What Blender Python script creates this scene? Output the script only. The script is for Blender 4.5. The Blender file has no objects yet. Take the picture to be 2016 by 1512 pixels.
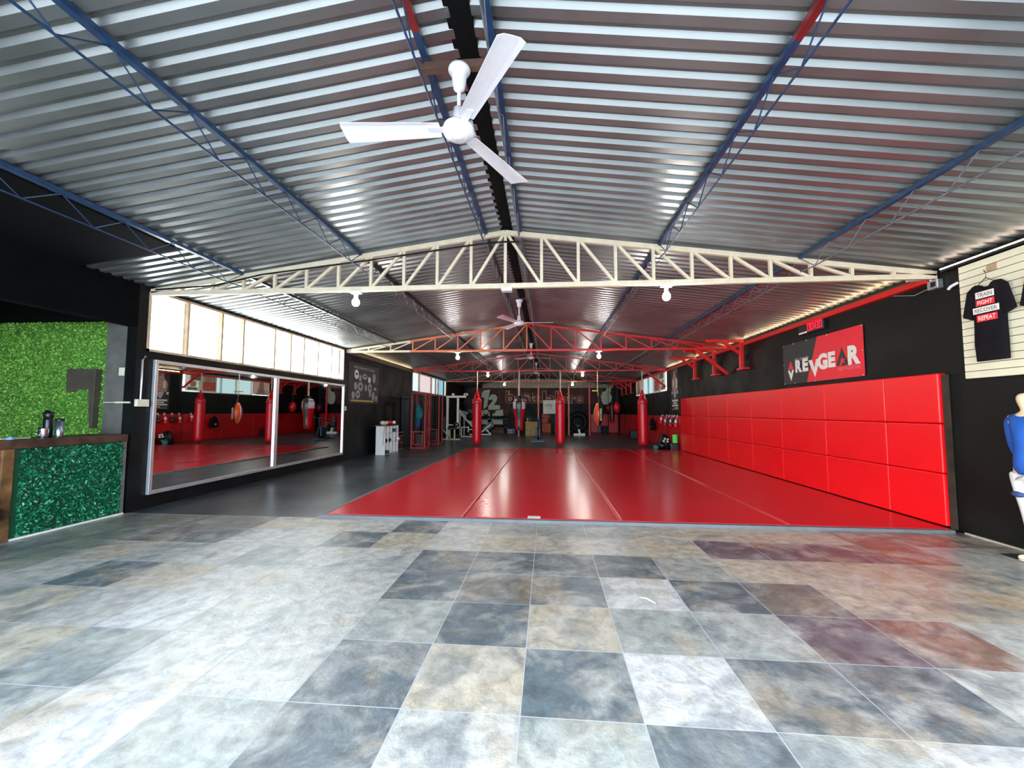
import bpy, math, random
from mathutils import Vector, Matrix
random.seed(7)
PI = math.pi
C = bpy.context.scene.collection
SC = bpy.context.scene

# ------------------------------------------------------------------ camera
H = 1.365
cam_d = bpy.data.cameras.new('camera'); cam = bpy.data.objects.new('camera', cam_d); C.objects.link(cam)
cam_d.sensor_width = 36.0; cam_d.sensor_fit = 'HORIZONTAL'
cam_d.lens = 36.0 * 830.6 / 2016.0
cam_d.clip_start = .02; cam_d.clip_end = 200
Rr = Vector((0.99651507, 0.08335638, 0.00307097)); Uu = Vector((0.00240333, -0.06549379, 0.99785008)); Ff = Vector((-0.0833783, 0.99436526, 0.06546588))
cam.matrix_world = Matrix(((Rr.x, Uu.x, -Ff.x, 0), (Rr.y, Uu.y, -Ff.y, 0), (Rr.z, Uu.z, -Ff.z, H), (0, 0, 0, 1)))
SC.camera = cam

# ------------------------------------------------------------------ render look and world
SC.view_settings.view_transform = 'Standard'; SC.view_settings.look = 'None'
SC.view_settings.gamma = 1.0; SC.view_settings.use_curve_mapping = False
SC.view_settings.exposure = 1.2
SC.cycles.max_bounces = 8; SC.cycles.diffuse_bounces = 5; SC.cycles.glossy_bounces = 4
SC.cycles.transparent_max_bounces = 8; SC.cycles.sample_clamp_indirect = 6.0
SC.cycles.caustics_reflective = False; SC.cycles.caustics_refractive = False
W = bpy.data.worlds.new('daylight'); SC.world = W; W.use_nodes = True
wn = W.node_tree.nodes; wl = W.node_tree.links
bg = wn['Background']; bg.inputs['Strength'].default_value = 7.6
tc = wn.new('ShaderNodeTexCoord'); sx = wn.new('ShaderNodeSeparateXYZ'); cr = wn.new('ShaderNodeValToRGB')
mr = wn.new('ShaderNodeMapRange'); mr.inputs[1].default_value = -1; mr.inputs[2].default_value = 1
wl.new(tc.outputs['Generated'], sx.inputs[0]); wl.new(sx.outputs['X'], mr.inputs[0]); wl.new(mr.outputs[0], cr.inputs[0]); wl.new(cr.outputs[0], bg.inputs[0])
cr.color_ramp.elements[0].position = .08; cr.color_ramp.elements[0].color = (1.45, 1.40, 1.25, 1)      # bright hazy side of the sky
cr.color_ramp.elements[1].position = .42; cr.color_ramp.elements[1].color = (.66, .82, 1.0, 1)

XL, XR, YB, YF = -5.6, 4.72, 28.2, -1.2
RX, RZ, EZ = -.52, 3.80, 3.10


def portal(name, loc, rot, sx_, sy_):
    l = bpy.data.lights.new(name, 'AREA'); l.shape = 'RECTANGLE'; l.size = sx_; l.size_y = sy_
    l.cycles.is_portal = True
    o = bpy.data.objects.new(name, l); C.objects.link(o); o.location = loc; o.rotation_euler = rot; o['kind'] = 'helper'
    return o


portal('daylight_portal_window', (XL - .1, 8.3, 2.64), (0, -PI / 2, 0), .86, 5.8)
portal('daylight_portal_window', (XL - .1, 20.0, 2.62), (0, -PI / 2, 0), .86, 5.8)
portal('daylight_portal_window', (XR + .1, 20.0, 2.62), (0, PI / 2, 0), .86, 5.8)
portal('daylight_portal_entrance', (-.4, YF - .2, 1.45), (PI / 2, 0, 0), 10, 2.9)


# ------------------------------------------------------------------ materials
def srgb(h):
    if not isinstance(h, str): return (h[0], h[1], h[2], 1)
    v = [int(h[i:i + 2], 16) / 255 for i in (0, 2, 4)]
    return tuple(x / 12.92 if x <= .04045 else ((x + .055) / 1.055) ** 2.4 for x in v) + (1,)


MATS = {}


def mat(name, col, rough=.5, metal=0, nscale=6, namt=.12, bump=0, bscale=60, coat=0, spec=.5, rvar=0):
    if name in MATS: return MATS[name]
    m = bpy.data.materials.new(name); m.use_nodes = True; n = m.node_tree.nodes; l = m.node_tree.links
    p = n['Principled BSDF']; c = srgb(col)
    t = n.new('ShaderNodeTexCoord')
    nz = n.new('ShaderNodeTexNoise'); nz.inputs['Scale'].default_value = nscale; nz.inputs['Detail'].default_value = 4
    l.new(t.outputs['Object'], nz.inputs['Vector'])
    r = n.new('ShaderNodeValToRGB'); r.color_ramp.elements[0].position = .3; r.color_ramp.elements[1].position = .7
    r.color_ramp.elements[0].color = tuple(x * (1 - namt) for x in c[:3]) + (1,)
    r.color_ramp.elements[1].color = tuple(min(1, x * (1 + namt)) for x in c[:3]) + (1,)
    l.new(nz.outputs['Fac'], r.inputs[0]); l.new(r.outputs[0], p.inputs['Base Color'])
    p.inputs['Roughness'].default_value = rough; p.inputs['Metallic'].default_value = metal
    p.inputs['Coat Weight'].default_value = coat; p.inputs['Specular IOR Level'].default_value = spec
    if rvar:
        mr_ = n.new('ShaderNodeMapRange'); mr_.inputs[1].default_value = .3; mr_.inputs[2].default_value = .7
        mr_.inputs[3].default_value = rough - rvar; mr_.inputs[4].default_value = rough + rvar
        l.new(nz.outputs['Fac'], mr_.inputs[0]); l.new(mr_.outputs[0], p.inputs['Roughness'])
    if bump:
        b = n.new('ShaderNodeTexNoise'); b.inputs['Scale'].default_value = bscale; b.inputs['Detail'].default_value = 3
        l.new(t.outputs['Object'], b.inputs['Vector'])
        bp = n.new('ShaderNodeBump'); bp.inputs['Strength'].default_value = bump; bp.inputs['Distance'].default_value = .01
        l.new(b.outputs['Fac'], bp.inputs['Height']); l.new(bp.outputs[0], p.inputs['Normal'])
    MATS[name] = m
    return m


def emit(name, col, strength):
    if name in MATS: return MATS[name]
    m = bpy.data.materials.new(name); m.use_nodes = True; p = m.node_tree.nodes['Principled BSDF']
    p.inputs['Base Color'].default_value = srgb(col); p.inputs['Emission Color'].default_value = srgb(col); p.inputs['Emission Strength'].default_value = strength
    MATS[name] = m
    return m


def glass(name, col, transp, gloss_rough=.05, frost=0.0):
    m = bpy.data.materials.new(name); m.use_nodes = True; n = m.node_tree.nodes; l = m.node_tree.links
    n.remove(n['Principled BSDF']); out = n['Material Output']
    t = n.new('ShaderNodeBsdfTransparent'); t.inputs[0].default_value = srgb(col)
    g = n.new('ShaderNodeBsdfGlossy'); g.inputs['Roughness'].default_value = gloss_rough
    tr = n.new('ShaderNodeBsdfTranslucent'); tr.inputs[0].default_value = srgb(col)
    m1 = n.new('ShaderNodeMixShader'); m1.inputs[0].default_value = frost
    l.new(t.outputs[0], m1.inputs[1]); l.new(tr.outputs[0], m1.inputs[2])
    m2 = n.new('ShaderNodeMixShader'); m2.inputs[0].default_value = 1 - transp
    l.new(m1.outputs[0], m2.inputs[1]); l.new(g.outputs[0], m2.inputs[2]); l.new(m2.outputs[0], out.inputs[0])
    MATS[name] = m
    return m


BLACKWALL = mat('black_wall_paint', (.0038, .0046, .0044), .55, nscale=1.6, namt=.5, bump=.15, bscale=18, rvar=.10, spec=.22)
RUBBER = mat('rubber_floor', (.055, .064, .072), .32, nscale=1.3, namt=.55, spec=.55)
MATRED = mat('red_vinyl_mat', (.66, .012, .024), .24, nscale=1.0, namt=.04)
PADRED = mat('red_vinyl_pad', (.80, .003, .009), .38, nscale=1.8, namt=.06, bump=.06, bscale=4)
BAGRED = mat('red_vinyl_bag', (.74, .006, .016), .32, nscale=5, namt=.06, bump=.06, bscale=14)
REDPAINT = mat('red_gloss_paint', (.62, .012, .010), .40, namt=.12)
DARKRED = mat('dark_red_paint', (.19, .010, .012), .45, namt=.25)
CREAM = mat('cream_paint', (.74, .63, .46), .45, namt=.08, nscale=10)
SALMON = mat('salmon_red', (.70, .20, .10), .5, namt=.15, nscale=8)
BLUESTEEL = mat('blue_enamel', (.008, .040, .11), .40, namt=.3, nscale=12)
GREYSTEEL = mat('grey_blue_steel', (.15, .17, .21), .45, metal=.4, namt=.25, nscale=12)
BLACKSTEEL = mat('black_steel', (.006, .0065, .008), .4, namt=.3)
BLACKRUB = mat('black_rubber', (.004, .004, .0045), .6, namt=.3, spec=.25)
BLACKVINYL = mat('black_vinyl', (.006, .006, .007), .35, namt=.2)
BLACKCLOTH = mat('black_cotton', (.006, .005, .008), .9, namt=.3, bump=.2, bscale=200, spec=.2)
WHITEPLAST = mat('white_plastic', (.80, .80, .86), .35, namt=.03)
WHITEPAINT = mat('white_paint', (.80, .79, .74), .4, namt=.06)
GYMWHITE = mat('gym_white_enamel', (.78, .76, .66), .35, namt=.08)
STEEL = mat('brushed_steel', (.62, .62, .66), .25, metal=1, namt=.1, nscale=20)
ALU = mat('aluminium_frame', (.66, .66, .66), .4, metal=.7, namt=.08)
GALV = mat('galvanised_steel', (.55, .57, .58), .38, metal=.85, namt=.25, nscale=25)
WEB = mat('beige_strap_webbing', (.62, .58, .45), .8, namt=.15, nscale=40)
DARKWOOD = mat('dark_stained_wood', (.060, .028, .018), .5, nscale=9, namt=.6)
ORANGE = mat('orange_vinyl', (.85, .10, .015), .35, namt=.08)
TEALCLOTH = mat('teal_cloth', (.006, .12, .13), .85, namt=.4)
NAVY = mat('navy_enamel', (.010, .035, .055), .4, namt=.4)
PRINTWHITE = mat('white_print', (.80, .79, .77), .6, namt=.05)
PRINTRED = mat('red_print', (.78, .010, .030), .5, namt=.06)
PRINTDARK = mat('charcoal_print', (.022, .023, .027), .55, namt=.12)
PRINTGREY = mat('grey_print', (.16, .15, .14), .6, namt=.15)
PRINTGOLD = mat('gold_print', (.50, .40, .09), .6, namt=.2)
PRINTSKIN = mat('warm_print', (.50, .30, .22), .6, nscale=22, namt=.7)
MURALCREAM = mat('mural_cream', (.62, .66, .48), .7, namt=.10)
MURALBROWN = mat('mural_brown', (.085, .022, .014), .7, nscale=1.5, namt=.75)
MURALTAN = mat('mural_tan', (.62, .36, .24), .7, nscale=4, namt=.4)
MURALDARK = mat('mural_dark', (.035, .012, .010), .7, namt=.4)
MURALRED = mat('mural_red', (.085, .016, .012), .7, nscale=3, namt=.7)
CARDB = mat('plywood', (.42, .27, .10), .7, nscale=7, namt=.3)
PADORANGE = mat('orange_brick_paint', (.75, .14, .06), .7, namt=.15)
CONCRETE = mat('grey_render', (.12, .115, .10), .75, nscale=5, namt=.25, bump=.2, bscale=30)
GROUND = mat('pale_concrete', (.42, .42, .41), .85, nscale=2, namt=.15)
SKINTONE = mat('mannequin_cream', (.72, .58, .40), .45, namt=.04)
BLUECLOTH = mat('royal_blue_cloth', (.006, .085, .42), .75, nscale=8, namt=.12)
WHITECLOTH = mat('white_cloth', (.74, .76, .80), .8, nscale=6, namt=.08)
BULB = emit('bulb_glow', (1, .95, .86), 170)
STRIP = emit('led_strip_glow', (1, .76, .44), 16)
LEDRED = emit('led_digit_red', (1, .004, .03), 1.5)
GREENFOAM = mat('green_foam', (.16, .85, .14), .6, namt=.08)
TEALBALL = mat('teal_rubber', (.004, .17, .17), .5, namt=.1)
YELLOW = mat('yellow_plastic', (.75, .65, .05), .5)


# ------------------------------------------------------------------ mesh builder
class MB:
    def __init__(s): s.v = []; s.f = []; s.mi = []; s.sm = []

    def add(s, vs, fs, m=0, smooth=False):
        b = len(s.v); s.v += [tuple(v) for v in vs]
        for f in fs: s.f.append(tuple(i + b for i in f)); s.mi.append(m); s.sm.append(smooth)
        return s

    def box(s, x0, x1, y0, y1, z0, z1, m=0):
        if x0 > x1: x0, x1 = x1, x0
        if y0 > y1: y0, y1 = y1, y0
        if z0 > z1: z0, z1 = z1, z0
        v = [(x0, y0, z0), (x1, y0, z0), (x1, y1, z0), (x0, y1, z0), (x0, y0, z1), (x1, y0, z1), (x1, y1, z1), (x0, y1, z1)]
        return s.add(v, [(0, 3, 2, 1), (4, 5, 6, 7), (0, 1, 5, 4), (1, 2, 6, 5), (2, 3, 7, 6), (3, 0, 4, 7)], m)

    def bar(s, p0, p1, w, h=None, m=0, up=(0, 0, 1)):
        h = h or w; p0 = Vector(p0); p1 = Vector(p1); d = (p1 - p0).normalized(); u = Vector(up)
        if abs(d.dot(u)) > .98: u = Vector((0, 1, 0))
        a = d.cross(u).normalized() * w / 2; b = a.cross(d).normalized() * h / 2
        v = [p + q for p in (p0, p1) for q in (-a - b, a - b, a + b, -a + b)]
        return s.add(v, [(3, 2, 1, 0), (4, 5, 6, 7), (0, 1, 5, 4), (1, 2, 6, 5), (2, 3, 7, 6), (3, 0, 4, 7)], m)

    def tube(s, pts, r, n=10, m=0, r_end=None):
        pts = [Vector(p) for p in pts]; rings = []; k = len(pts)
        for i, p in enumerate(pts):
            d = ((pts[i + 1] - p) if i < k - 1 else (p - pts[i - 1])).normalized()
            if 0 < i < k - 1: d = ((pts[i + 1] - p).normalized() + (p - pts[i - 1]).normalized()).normalized()
            u = Vector((0, 0, 1)) if abs(d.z) < .95 else Vector((0, 1, 0))
            a = d.cross(u).normalized(); b = a.cross(d)
            rr = r if r_end is None else r + (r_end - r) * i / (k - 1)
            rings.append([p + (a * math.cos(t) + b * math.sin(t)) * rr for t in [2 * PI * j / n for j in range(n)]])
        v = [q for rg in rings for q in rg]; f = []
        for i in range(k - 1):
            for j in range(n):
                f.append((i * n + j, i * n + (j + 1) % n, (i + 1) * n + (j + 1) % n, (i + 1) * n + j))
        s.add(v, f, m, True)
        s.add(rings[0], [tuple(range(n))[::-1]], m); s.add(rings[-1], [tuple(range(n))], m)
        return s

    def lathe(s, prof, n=20, o=(0, 0, 0), M=None, m=0, mfun=None, smooth=True, sx=1, sy=1):
        v = []; k = len(prof)
        for (r, z) in prof:
            for j in range(n):
                t = 2 * PI * j / n; p = Vector((r * math.cos(t) * sx, r * math.sin(t) * sy, z))
                if M is not None: p = M @ p
                v.append(p + Vector(o))
        b = len(s.v); s.v += [tuple(q) for q in v]
        for i in range(k - 1):
            for j in range(n):
                s.f.append((b + i * n + j, b + i * n + (j + 1) % n, b + (i + 1) * n + (j + 1) % n, b + (i + 1) * n + j))
                s.mi.append(mfun((j + .5) / n, (prof[i][1] + prof[i + 1][1]) / 2) if mfun else m); s.sm.append(smooth)
        return s

    def ball(s, c, r, n=16, m=0, sx=1, sy=1, sz=1):
        k = n // 2
        return s.lathe([(max(1e-4, r * math.sin(PI * i / k)), -r * sz * math.cos(PI * i / k)) for i in range(k + 1)], n, c, m=m, sx=sx, sy=sy)

    def prism(s, poly, fn, d0, d1, m=0):
        n = len(poly); v = [fn(a, b, d0) for a, b in poly] + [fn(a, b, d1) for a, b in poly]
        f = [tuple(range(n))[::-1], tuple(range(n, 2 * n))] + [(i, (i + 1) % n, n + (i + 1) % n, n + i) for i in range(n)]
        return s.add(v, f, m)

    def quad(s, a, b, c, d, m=0): return s.add([a, b, c, d], [(0, 1, 2, 3)], m)

    def build(s, name, mats, parent=None, loc=None, bevel=0, seg=2, rot=0):
        me = bpy.data.meshes.new(name)
        off = Vector(parent['_o']) if parent is not None and '_o' in parent else Vector((0, 0, 0))
        if loc is not None and parent is None:
            off = Vector(loc)
        me.from_pydata([tuple(Vector(v) - off) for v in s.v], [], s.f)
        if not isinstance(mats, (list, tuple)): mats = [mats]
        for q in mats: me.materials.append(q)
        me.polygons.foreach_set('material_index', s.mi); me.polygons.foreach_set('use_smooth', s.sm)
        me.update()
        o = bpy.data.objects.new(name, me); C.objects.link(o)
        if parent is not None:
            o.parent = parent; o['_o'] = tuple(off)
        else:
            o.location = off; o['_o'] = tuple(off)
        if bevel:
            bm_ = o.modifiers.new('bevel', 'BEVEL'); bm_.width = bevel; bm_.segments = seg; bm_.limit_method = 'ANGLE'
        return o


def tag(o, label, cat, group=None):
    o['label'] = label; o['category'] = cat
    if group: o['group'] = group
    return o


def thing(name, label, cat, loc=(0, 0, 0), group=None):
    o = bpy.data.objects.new(name, None); C.objects.link(o); o.location = loc; o['_o'] = tuple(loc); o.empty_display_size = .1
    return tag(o, label, cat, group)


def struct(o): o['kind'] = 'structure'; return o


def dup(o, loc, label=None, rotz=None):
    r = o.copy(); C.objects.link(r); r.location = loc
    if rotz is not None: r.rotation_euler = (0, 0, rotz)
    if label: r['label'] = label
    for ch in list(o.children):
        c = ch.copy(); C.objects.link(c); c.parent = r
        for g in list(ch.children):
            d = g.copy(); C.objects.link(d); d.parent = c
    return r


def txt(mb, body, fn, u0, v0, w, h, d0, d1, m=0, bold=0.0, shear=0.0):
    """lettering filling the box (u0,v0,w,h) on a surface; fn(u,v,d) places it"""
    cu = bpy.data.curves.new('t', 'FONT'); cu.body = body; cu.size = 1; cu.offset = bold; cu.shear = shear; cu.resolution_u = 3
    ob = bpy.data.objects.new('t', cu); me = bpy.data.meshes.new_from_object(ob)
    xs = [v.co.x for v in me.vertices]; ys = [v.co.y for v in me.vertices]
    if not xs: return
    ax, bx, ay, by = min(xs), max(xs), min(ys), max(ys)
    pts = [(u0 + (v.co.x - ax) / (bx - ax) * w, v0 + (v.co.y - ay) / (by - ay) * h) for v in me.vertices]
    mb.add([fn(u, v, d1) for u, v in pts], [tuple(p.vertices) for p in me.polygons], m)
    bpy.data.objects.remove(ob); bpy.data.curves.remove(cu); bpy.data.meshes.remove(me)


def marks(mb, n, fn, u0, v0, w, h, d0, d1, m=0):
    """a row of worn print too faint to read: small uneven strokes"""
    st = w / n; rs = random.Random(n)
    for i in range(n):
        a = u0 + st * i + st * .08; b = a + st * rs.uniform(.25, .45); top = v0 + h * rs.uniform(.8, 1); c = a + st * rs.uniform(.55, .85); mid = v0 + h * rs.uniform(.2, .7)
        mb.add([fn(*q, d1) for q in ((a, v0), (b, v0), (b, top), (a, top))], [(0, 1, 2, 3)], m)
        mb.add([fn(*q, d1) for q in ((b, mid), (c, mid), (c, mid + h * .28), (b, mid + h * .28))], [(0, 1, 2, 3)], m)


def onR(x0): return lambda u, v, d: (x0 - d, -u, v)      # right wall: u runs toward the camera (left to right in view)
def onL(x0): return lambda u, v, d: (x0 + d, u, v)       # left wall: u runs away from the camera
def onB(y0): return lambda u, v, d: (u, y0 - d, v)       # a wall facing the camera


def ell(cu, cv, ru, rv, n=16): return [(cu + ru * math.cos(2 * PI * i / n), cv + rv * math.sin(2 * PI * i / n)) for i in range(n)]


def roofz(x):
    return RZ - (RZ - EZ) * (RX - x) / (RX - XL) if x < RX else RZ - (RZ - EZ) * (x - RX) / (XR + .03 - RX)


# ------------------------------------------------------------------ floor: slate tiles, then rubber
def tile_material():
    m = bpy.data.materials.new('slate_tile'); m.use_nodes = True; n = m.node_tree.nodes; l = m.node_tree.links; p = n['Principled BSDF']
    at = n.new('ShaderNodeVertexColor'); at.layer_name = 'tint'
    t = n.new('ShaderNodeTexCoord')
    def noise(sc, det, rough=.6, dist=0.):
        z = n.new('ShaderNodeTexNoise'); z.inputs['Scale'].default_value = sc; z.inputs['Detail'].default_value = det; z.inputs['Roughness'].default_value = rough
        z.inputs['Distortion'].default_value = dist; l.new(t.outputs['Object'], z.inputs['Vector']); return z
    a = noise(2.6, 6, .65, .8); b = noise(9, 6, .7, .4); c = noise(1.7, 4, .6, 1.2)
    def mix(mode, fac, x, y):
        k = n.new('ShaderNodeMix'); k.data_type = 'RGBA'; k.blend_type = mode
        if isinstance(fac, float): k.inputs[0].default_value = fac
        else: l.new(fac, k.inputs[0])
        for s_, q in ((6, x), (7, y)):
            if isinstance(q, tuple): k.inputs[s_].default_value = q
            else: l.new(q, k.inputs[s_])
        return k.outputs[2]
    def ramp(src, p0, p1, c0=(0, 0, 0, 1), c1=(1, 1, 1, 1)):
        r = n.new('ShaderNodeValToRGB'); r.color_ramp.elements[0].position = p0; r.color_ramp.elements[1].position = p1
        r.color_ramp.elements[0].color = c0; r.color_ramp.elements[1].color = c1; l.new(src, r.inputs[0]); return r.outputs[0]
    k1 = mix('MIX', ramp(a.outputs['Fac'], .44, .62, c1=(.60, .60, .60, 1)), at.outputs[0], (.56, .53, .48, 1))
    k2 = mix('MIX', ramp(c.outputs['Fac'], .52, .62, c1=(.46, .46, .46, 1)), k1, (.10, .135, .165, 1))
    k3 = mix('MIX', ramp(c.outputs['Fac'], .34, .44, c0=(.38, .38, .38, 1), c1=(0, 0, 0, 1)), k2, (.48, .35, .21, 1))
    k4 = mix('MULTIPLY', .9, k3, ramp(b.outputs['Fac'], .36, .60, (.60, .61, .62, 1), (1.12, 1.12, 1.12, 1)))
    l.new(k4, p.inputs['Base Color'])
    mr_ = n.new('ShaderNodeMapRange'); p.inputs['Specular IOR Level'].default_value = .5; mr_.inputs[3].default_value = .22; mr_.inputs[4].default_value = .42; l.new(b.outputs['Fac'], mr_.inputs[0]); l.new(mr_.outputs[0], p.inputs['Roughness'])
    bn = noise(38, 5, .65); bp = n.new('ShaderNodeBump'); bp.inputs['Strength'].default_value = .45; bp.inputs['Distance'].default_value = .006
    l.new(bn.outputs['Fac'], bp.inputs['Height']); l.new(bp.outputs[0], p.inputs['Normal'])
    return m


TP = .55; TX0 = -.126; TY0 = 4.735
PAL = {'L': (.53, .52, .485), 'D': (.125, .155, .17), 'M': (.36, .38, .355), 'T': (.50, .43, .33), 'B': (.19, .17, .145), 'P': (.15, .122, .135), 'W': (.59, .58, .57), 'R': (.30, .17, .13), 'O': (.52, .38, .22), 'G': (.25, .26, .21)}
TROWS = {  # row 0 lies against the mats; columns run left to right
    0: (-10, 'GGGBTTLDLMMMTTTTRRBB'), 1: (-11, 'BGGBDLLDTLTTLTPPPRMMB'), 2: (-11, 'MDGTMLMLLDDDDMTTTTMDB'), 3: (-11, 'GBGLDTLLLDBDWDBTTODD'),
    4: (-11, 'DMGMTLWLLMDTMMPRLMTD'), 5: (-9, 'MDTTMLLDTDWDDLTMDL'), 6: (-10, 'LMDLTMWMDLMDMWLTMDL'), 7: (-10, 'MLDTLLMDLTMDLMLTDML')}
mb = MB(); tints = []
g = .0030
for r in range(0, 14):
    for k in range(-17, 9):
        x0 = TX0 + TP * k; y1 = TY0 - TP * (r - 1); y0 = y1 - TP
        if r == 0: y1 = 5.30
        if x0 + TP > XR: x1 = XR
        else: x1 = x0 + TP
        if x0 > XR - .01 or y1 < YF: continue
        if r in TROWS and 0 <= k - TROWS[r][0] < len(TROWS[r][1]): ch = TROWS[r][1][k - TROWS[r][0]]
        else: ch = random.choice('LLLLTTMMDDWB')
        j = random.uniform(.9, 1.1); c = tuple(min(1, q * j) for q in PAL[ch])
        mb.quad((x0 + g, y0 + g, 0), (x1 - g, y0 + g, 0), (x1 - g, y1 - g, 0), (x0 + g, y1 - g, 0)); tints.append(c)
nt = len(mb.f)
mb.quad((-9.6, YF, -.0015), (XR, YF, -.0015), (XR, 5.3, -.0015), (-9.6, 5.3, -.0015), 1)
GROUT = mat('grout', (.60, .60, .62), .8)
fl = struct(mb.build('floor', [tile_material(), GROUT]))
ca = fl.data.color_attributes.new('tint', 'FLOAT_COLOR', 'CORNER')
for p in fl.data.polygons:
    c = tints[p.index] if p.index < nt else (.4, .4, .4)
    for li in p.loop_indices: ca.data[li].color = (c[0], c[1], c[2], 1)
mb = MB(); mb.box(XL - .6, XR, 5.3, YB, -.1, 0); struct(mb.build('floor_rubber', RUBBER))
mb = MB(); mb.box(-14, 12, -16, YF, -.12, -.005); struct(mb.build('ground', GROUND))
mb = MB(); mb.box(-2.93, XR - .12, 5.275, 5.345, 0, .036); mb.box(-2.93, -2.875, 5.346, 15.40, 0, .036); struct(mb.build('trim_1', mat('grey_edge_strip', (.13, .14, .155), .5)))
mb = MB(); mb.box(XR - .022, XR - .002, YF, 5.28, 0, .018); struct(mb.build('baseboard_right', mat('pale_skirting', (.42, .38, .33), .6)))

# ------------------------------------------------------------------ walls
def wall_with_holes(name, axis, c0, c1, a0, a1, z0, z1, holes, m):
    b = MB()
    def bx(p0, p1, q0, q1):
        if axis == 'x': b.box(c0, c1, p0, p1, q0, q1)
        else: b.box(p0, p1, c0, c1, q0, q1)
    cur = a0
    for (h0, h1, hz0, hz1) in sorted(holes):
        if h0 > cur: bx(cur, h0, z0, z1)
        if hz0 > z0: bx(h0, h1, z0, hz0)
        if hz1 < z1: bx(h0, h1, hz1, z1)
        cur = h1
    if cur < a1: bx(cur, a1, z0, z1)
    return struct(b.build(name, m))


WZ = 3.13
wall_with_holes('wall_left', 'x', XL - .15, XL, 5.28, YB, 0, WZ, [(5.42, 11.17, 2.2, 3.08), (17.1, 22.9, 2.2, 3.05)], BLACKWALL)
wall_with_holes('wall_right', 'x', XR, XR + .15, YF, YB, 0, WZ, [(17.1, 22.9, 2.2, 3.05)], BLACKWALL)
# the recess behind the reception counter
mb = MB(); mb.box(-9.6, XL - .15, 5.42, 5.55, 0, 3.4); struct(mb.build('wall_recess', BLACKWALL))
mb = MB(); mb.box(-9.7, -9.6, YF, 5.55, 0, 3.4); struct(mb.build('wall_recess_side', BLACKWALL))
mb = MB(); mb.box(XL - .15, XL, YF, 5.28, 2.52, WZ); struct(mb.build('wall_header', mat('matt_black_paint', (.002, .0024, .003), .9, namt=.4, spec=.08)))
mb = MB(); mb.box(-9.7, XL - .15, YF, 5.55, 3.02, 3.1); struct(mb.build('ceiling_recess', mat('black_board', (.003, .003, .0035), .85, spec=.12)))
mb = MB(); mb.prism([(XL, 3.085), (-4.27, 3.255), (-4.27, 3.235), (XL, 3.06)], lambda u, v, d: (u, d, v), YF, 4.45); struct(mb.build('shade_soffit', mat('black_board', 0)))  # black sheet added under the roof to stand for deep shade
# back wall with a gable, front wall with the open entrance
mb = MB(); mb.prism([(XL - .15, 0), (XR + .15, 0), (XR + .15, 3.1), (RX, 3.84), (XL - .15, 3.1)], lambda u, v, d: (u, d, v), YB, YB + .15); struct(mb.build('wall_back', BLACKWALL))
mb = MB()
mb.prism([(-9.7, 0), (-5.4, 0), (-5.4, 2.9), (4.5, 2.9), (4.5, 0), (XR + .15, 0), (XR + .15, 3.1), (RX, 3.84), (XL, 3.1), (-9.7, 3.1)], lambda u, v, d: (u, d, v), YF - .15, YF)
struct(mb.build('wall_front', BLACKWALL))
# end column beside the counter
mb = MB(); mb.box(-6.05, XL - .004, 5.285, 5.42, 0, 3.02); struct(mb.build('column', CONCRETE))

# ------------------------------------------------------------------ corrugated roof
def roof():
    b = MB(); P = .15; prof = [(0, 0), (.070, 0), (.094, .030), (.126, .030), (.15, 0)]
    ys = []
    y = YF - .2
    while y < YB + .1:
        for (dy, dz) in prof[:-1]: ys.append((y + dy, dz))
        y += P
    for xa, xb in ((XL - .25, RX - .045), (RX + .045, XR + .3)):
        v = [];
        for (yy, dz) in ys:
            for x in (xa, xb): v.append((x, yy, roofz(x) + .012 + dz))
        b.add(v, [(2 * i, 2 * i + 1, 2 * i + 3, 2 * i + 2) for i in range(len(ys) - 1)])
    return b


m = mat('galvanised_roof_sheet', (.235, .25, .255), .37, metal=.68, nscale=1.2, namt=.2, rvar=.06)
struct(roof().build('ceiling', m))
mb = MB(); mb.box(RX - .10, RX + .06, YF - .2, YB, RZ + .002, RZ + .045); struct(mb.build('trim_3', mat('black_board', 0)))
# thin closing sheets above the roof keep the sky out of the ridge slot
for nm, x0, x1 in (('fascia_left', XL - .25, XL), ):
    pass

# ------------------------------------------------------------------ roof trusses
def truss(y, z, n, label, matfun, knee=False, w=.05):
    t = thing('roof_truss', label, 'truss', ((XL + XR) / 2, y, z), 'roof trusses')
    xa, xb = XL + .01, XR - .01; ap = RX - .03; zt = lambda x: min(roofz(x) - .055, 9)
    def chord(nm, a, b, fa, fb):
        k = MB(); k.bar((a, y, fa), (b, y, fb), w, w * 1.15); k.build(nm, matfun((a + b) / 2), t, bevel=.004)
    cuts = [xa, xa + (ap - xa) * .36, ap, ap + (xb - ap) * .5, xb]
    for a, b in zip(cuts, cuts[1:]):
        chord('bottom_chord', a, b, z, z); chord('top_chord', a, b, max(zt(a), z + .03), max(zt(b), z + .03))
    nodes = [ap + (xa - ap) * i / n for i in range(n)] ; noder = [ap + (xb - ap) * i / n for i in range(n)]
    for side, nd, end in ((-1, nodes, xa), (1, noder, xb)):
        for i, x in enumerate(nd):
            if side == 1 and i == 0: pass
            else:
                if zt(x) - z > .07:
                    k = MB(); k.bar((x, y, z + w / 2), (x, y, zt(x) - w / 2), w * .68, w * .68, up=(0, 1, 0)); k.build('vertical_web', matfun(x), t)
            if i + 1 < n and zt(nd[i + 1]) - z > .10:
                x2 = nd[i + 1]; k = MB(); k.bar((x + side * w * .6, y, zt(x) - w * .6), (x2 - side * w * .4, y, z + w * .5), w * .62, w * .62, up=(0, 1, 0)); k.build('diagonal_web', matfun((x + x2) / 2), t)
    if knee:
        k = MB(); k.bar((XR - .06, y + .03, 2.36), (3.83, y + .03, 3.03), .075, .075, up=(0, 1, 0)); k.build('knee_brace', REDPAINT, t, bevel=.006)
    return t


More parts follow.
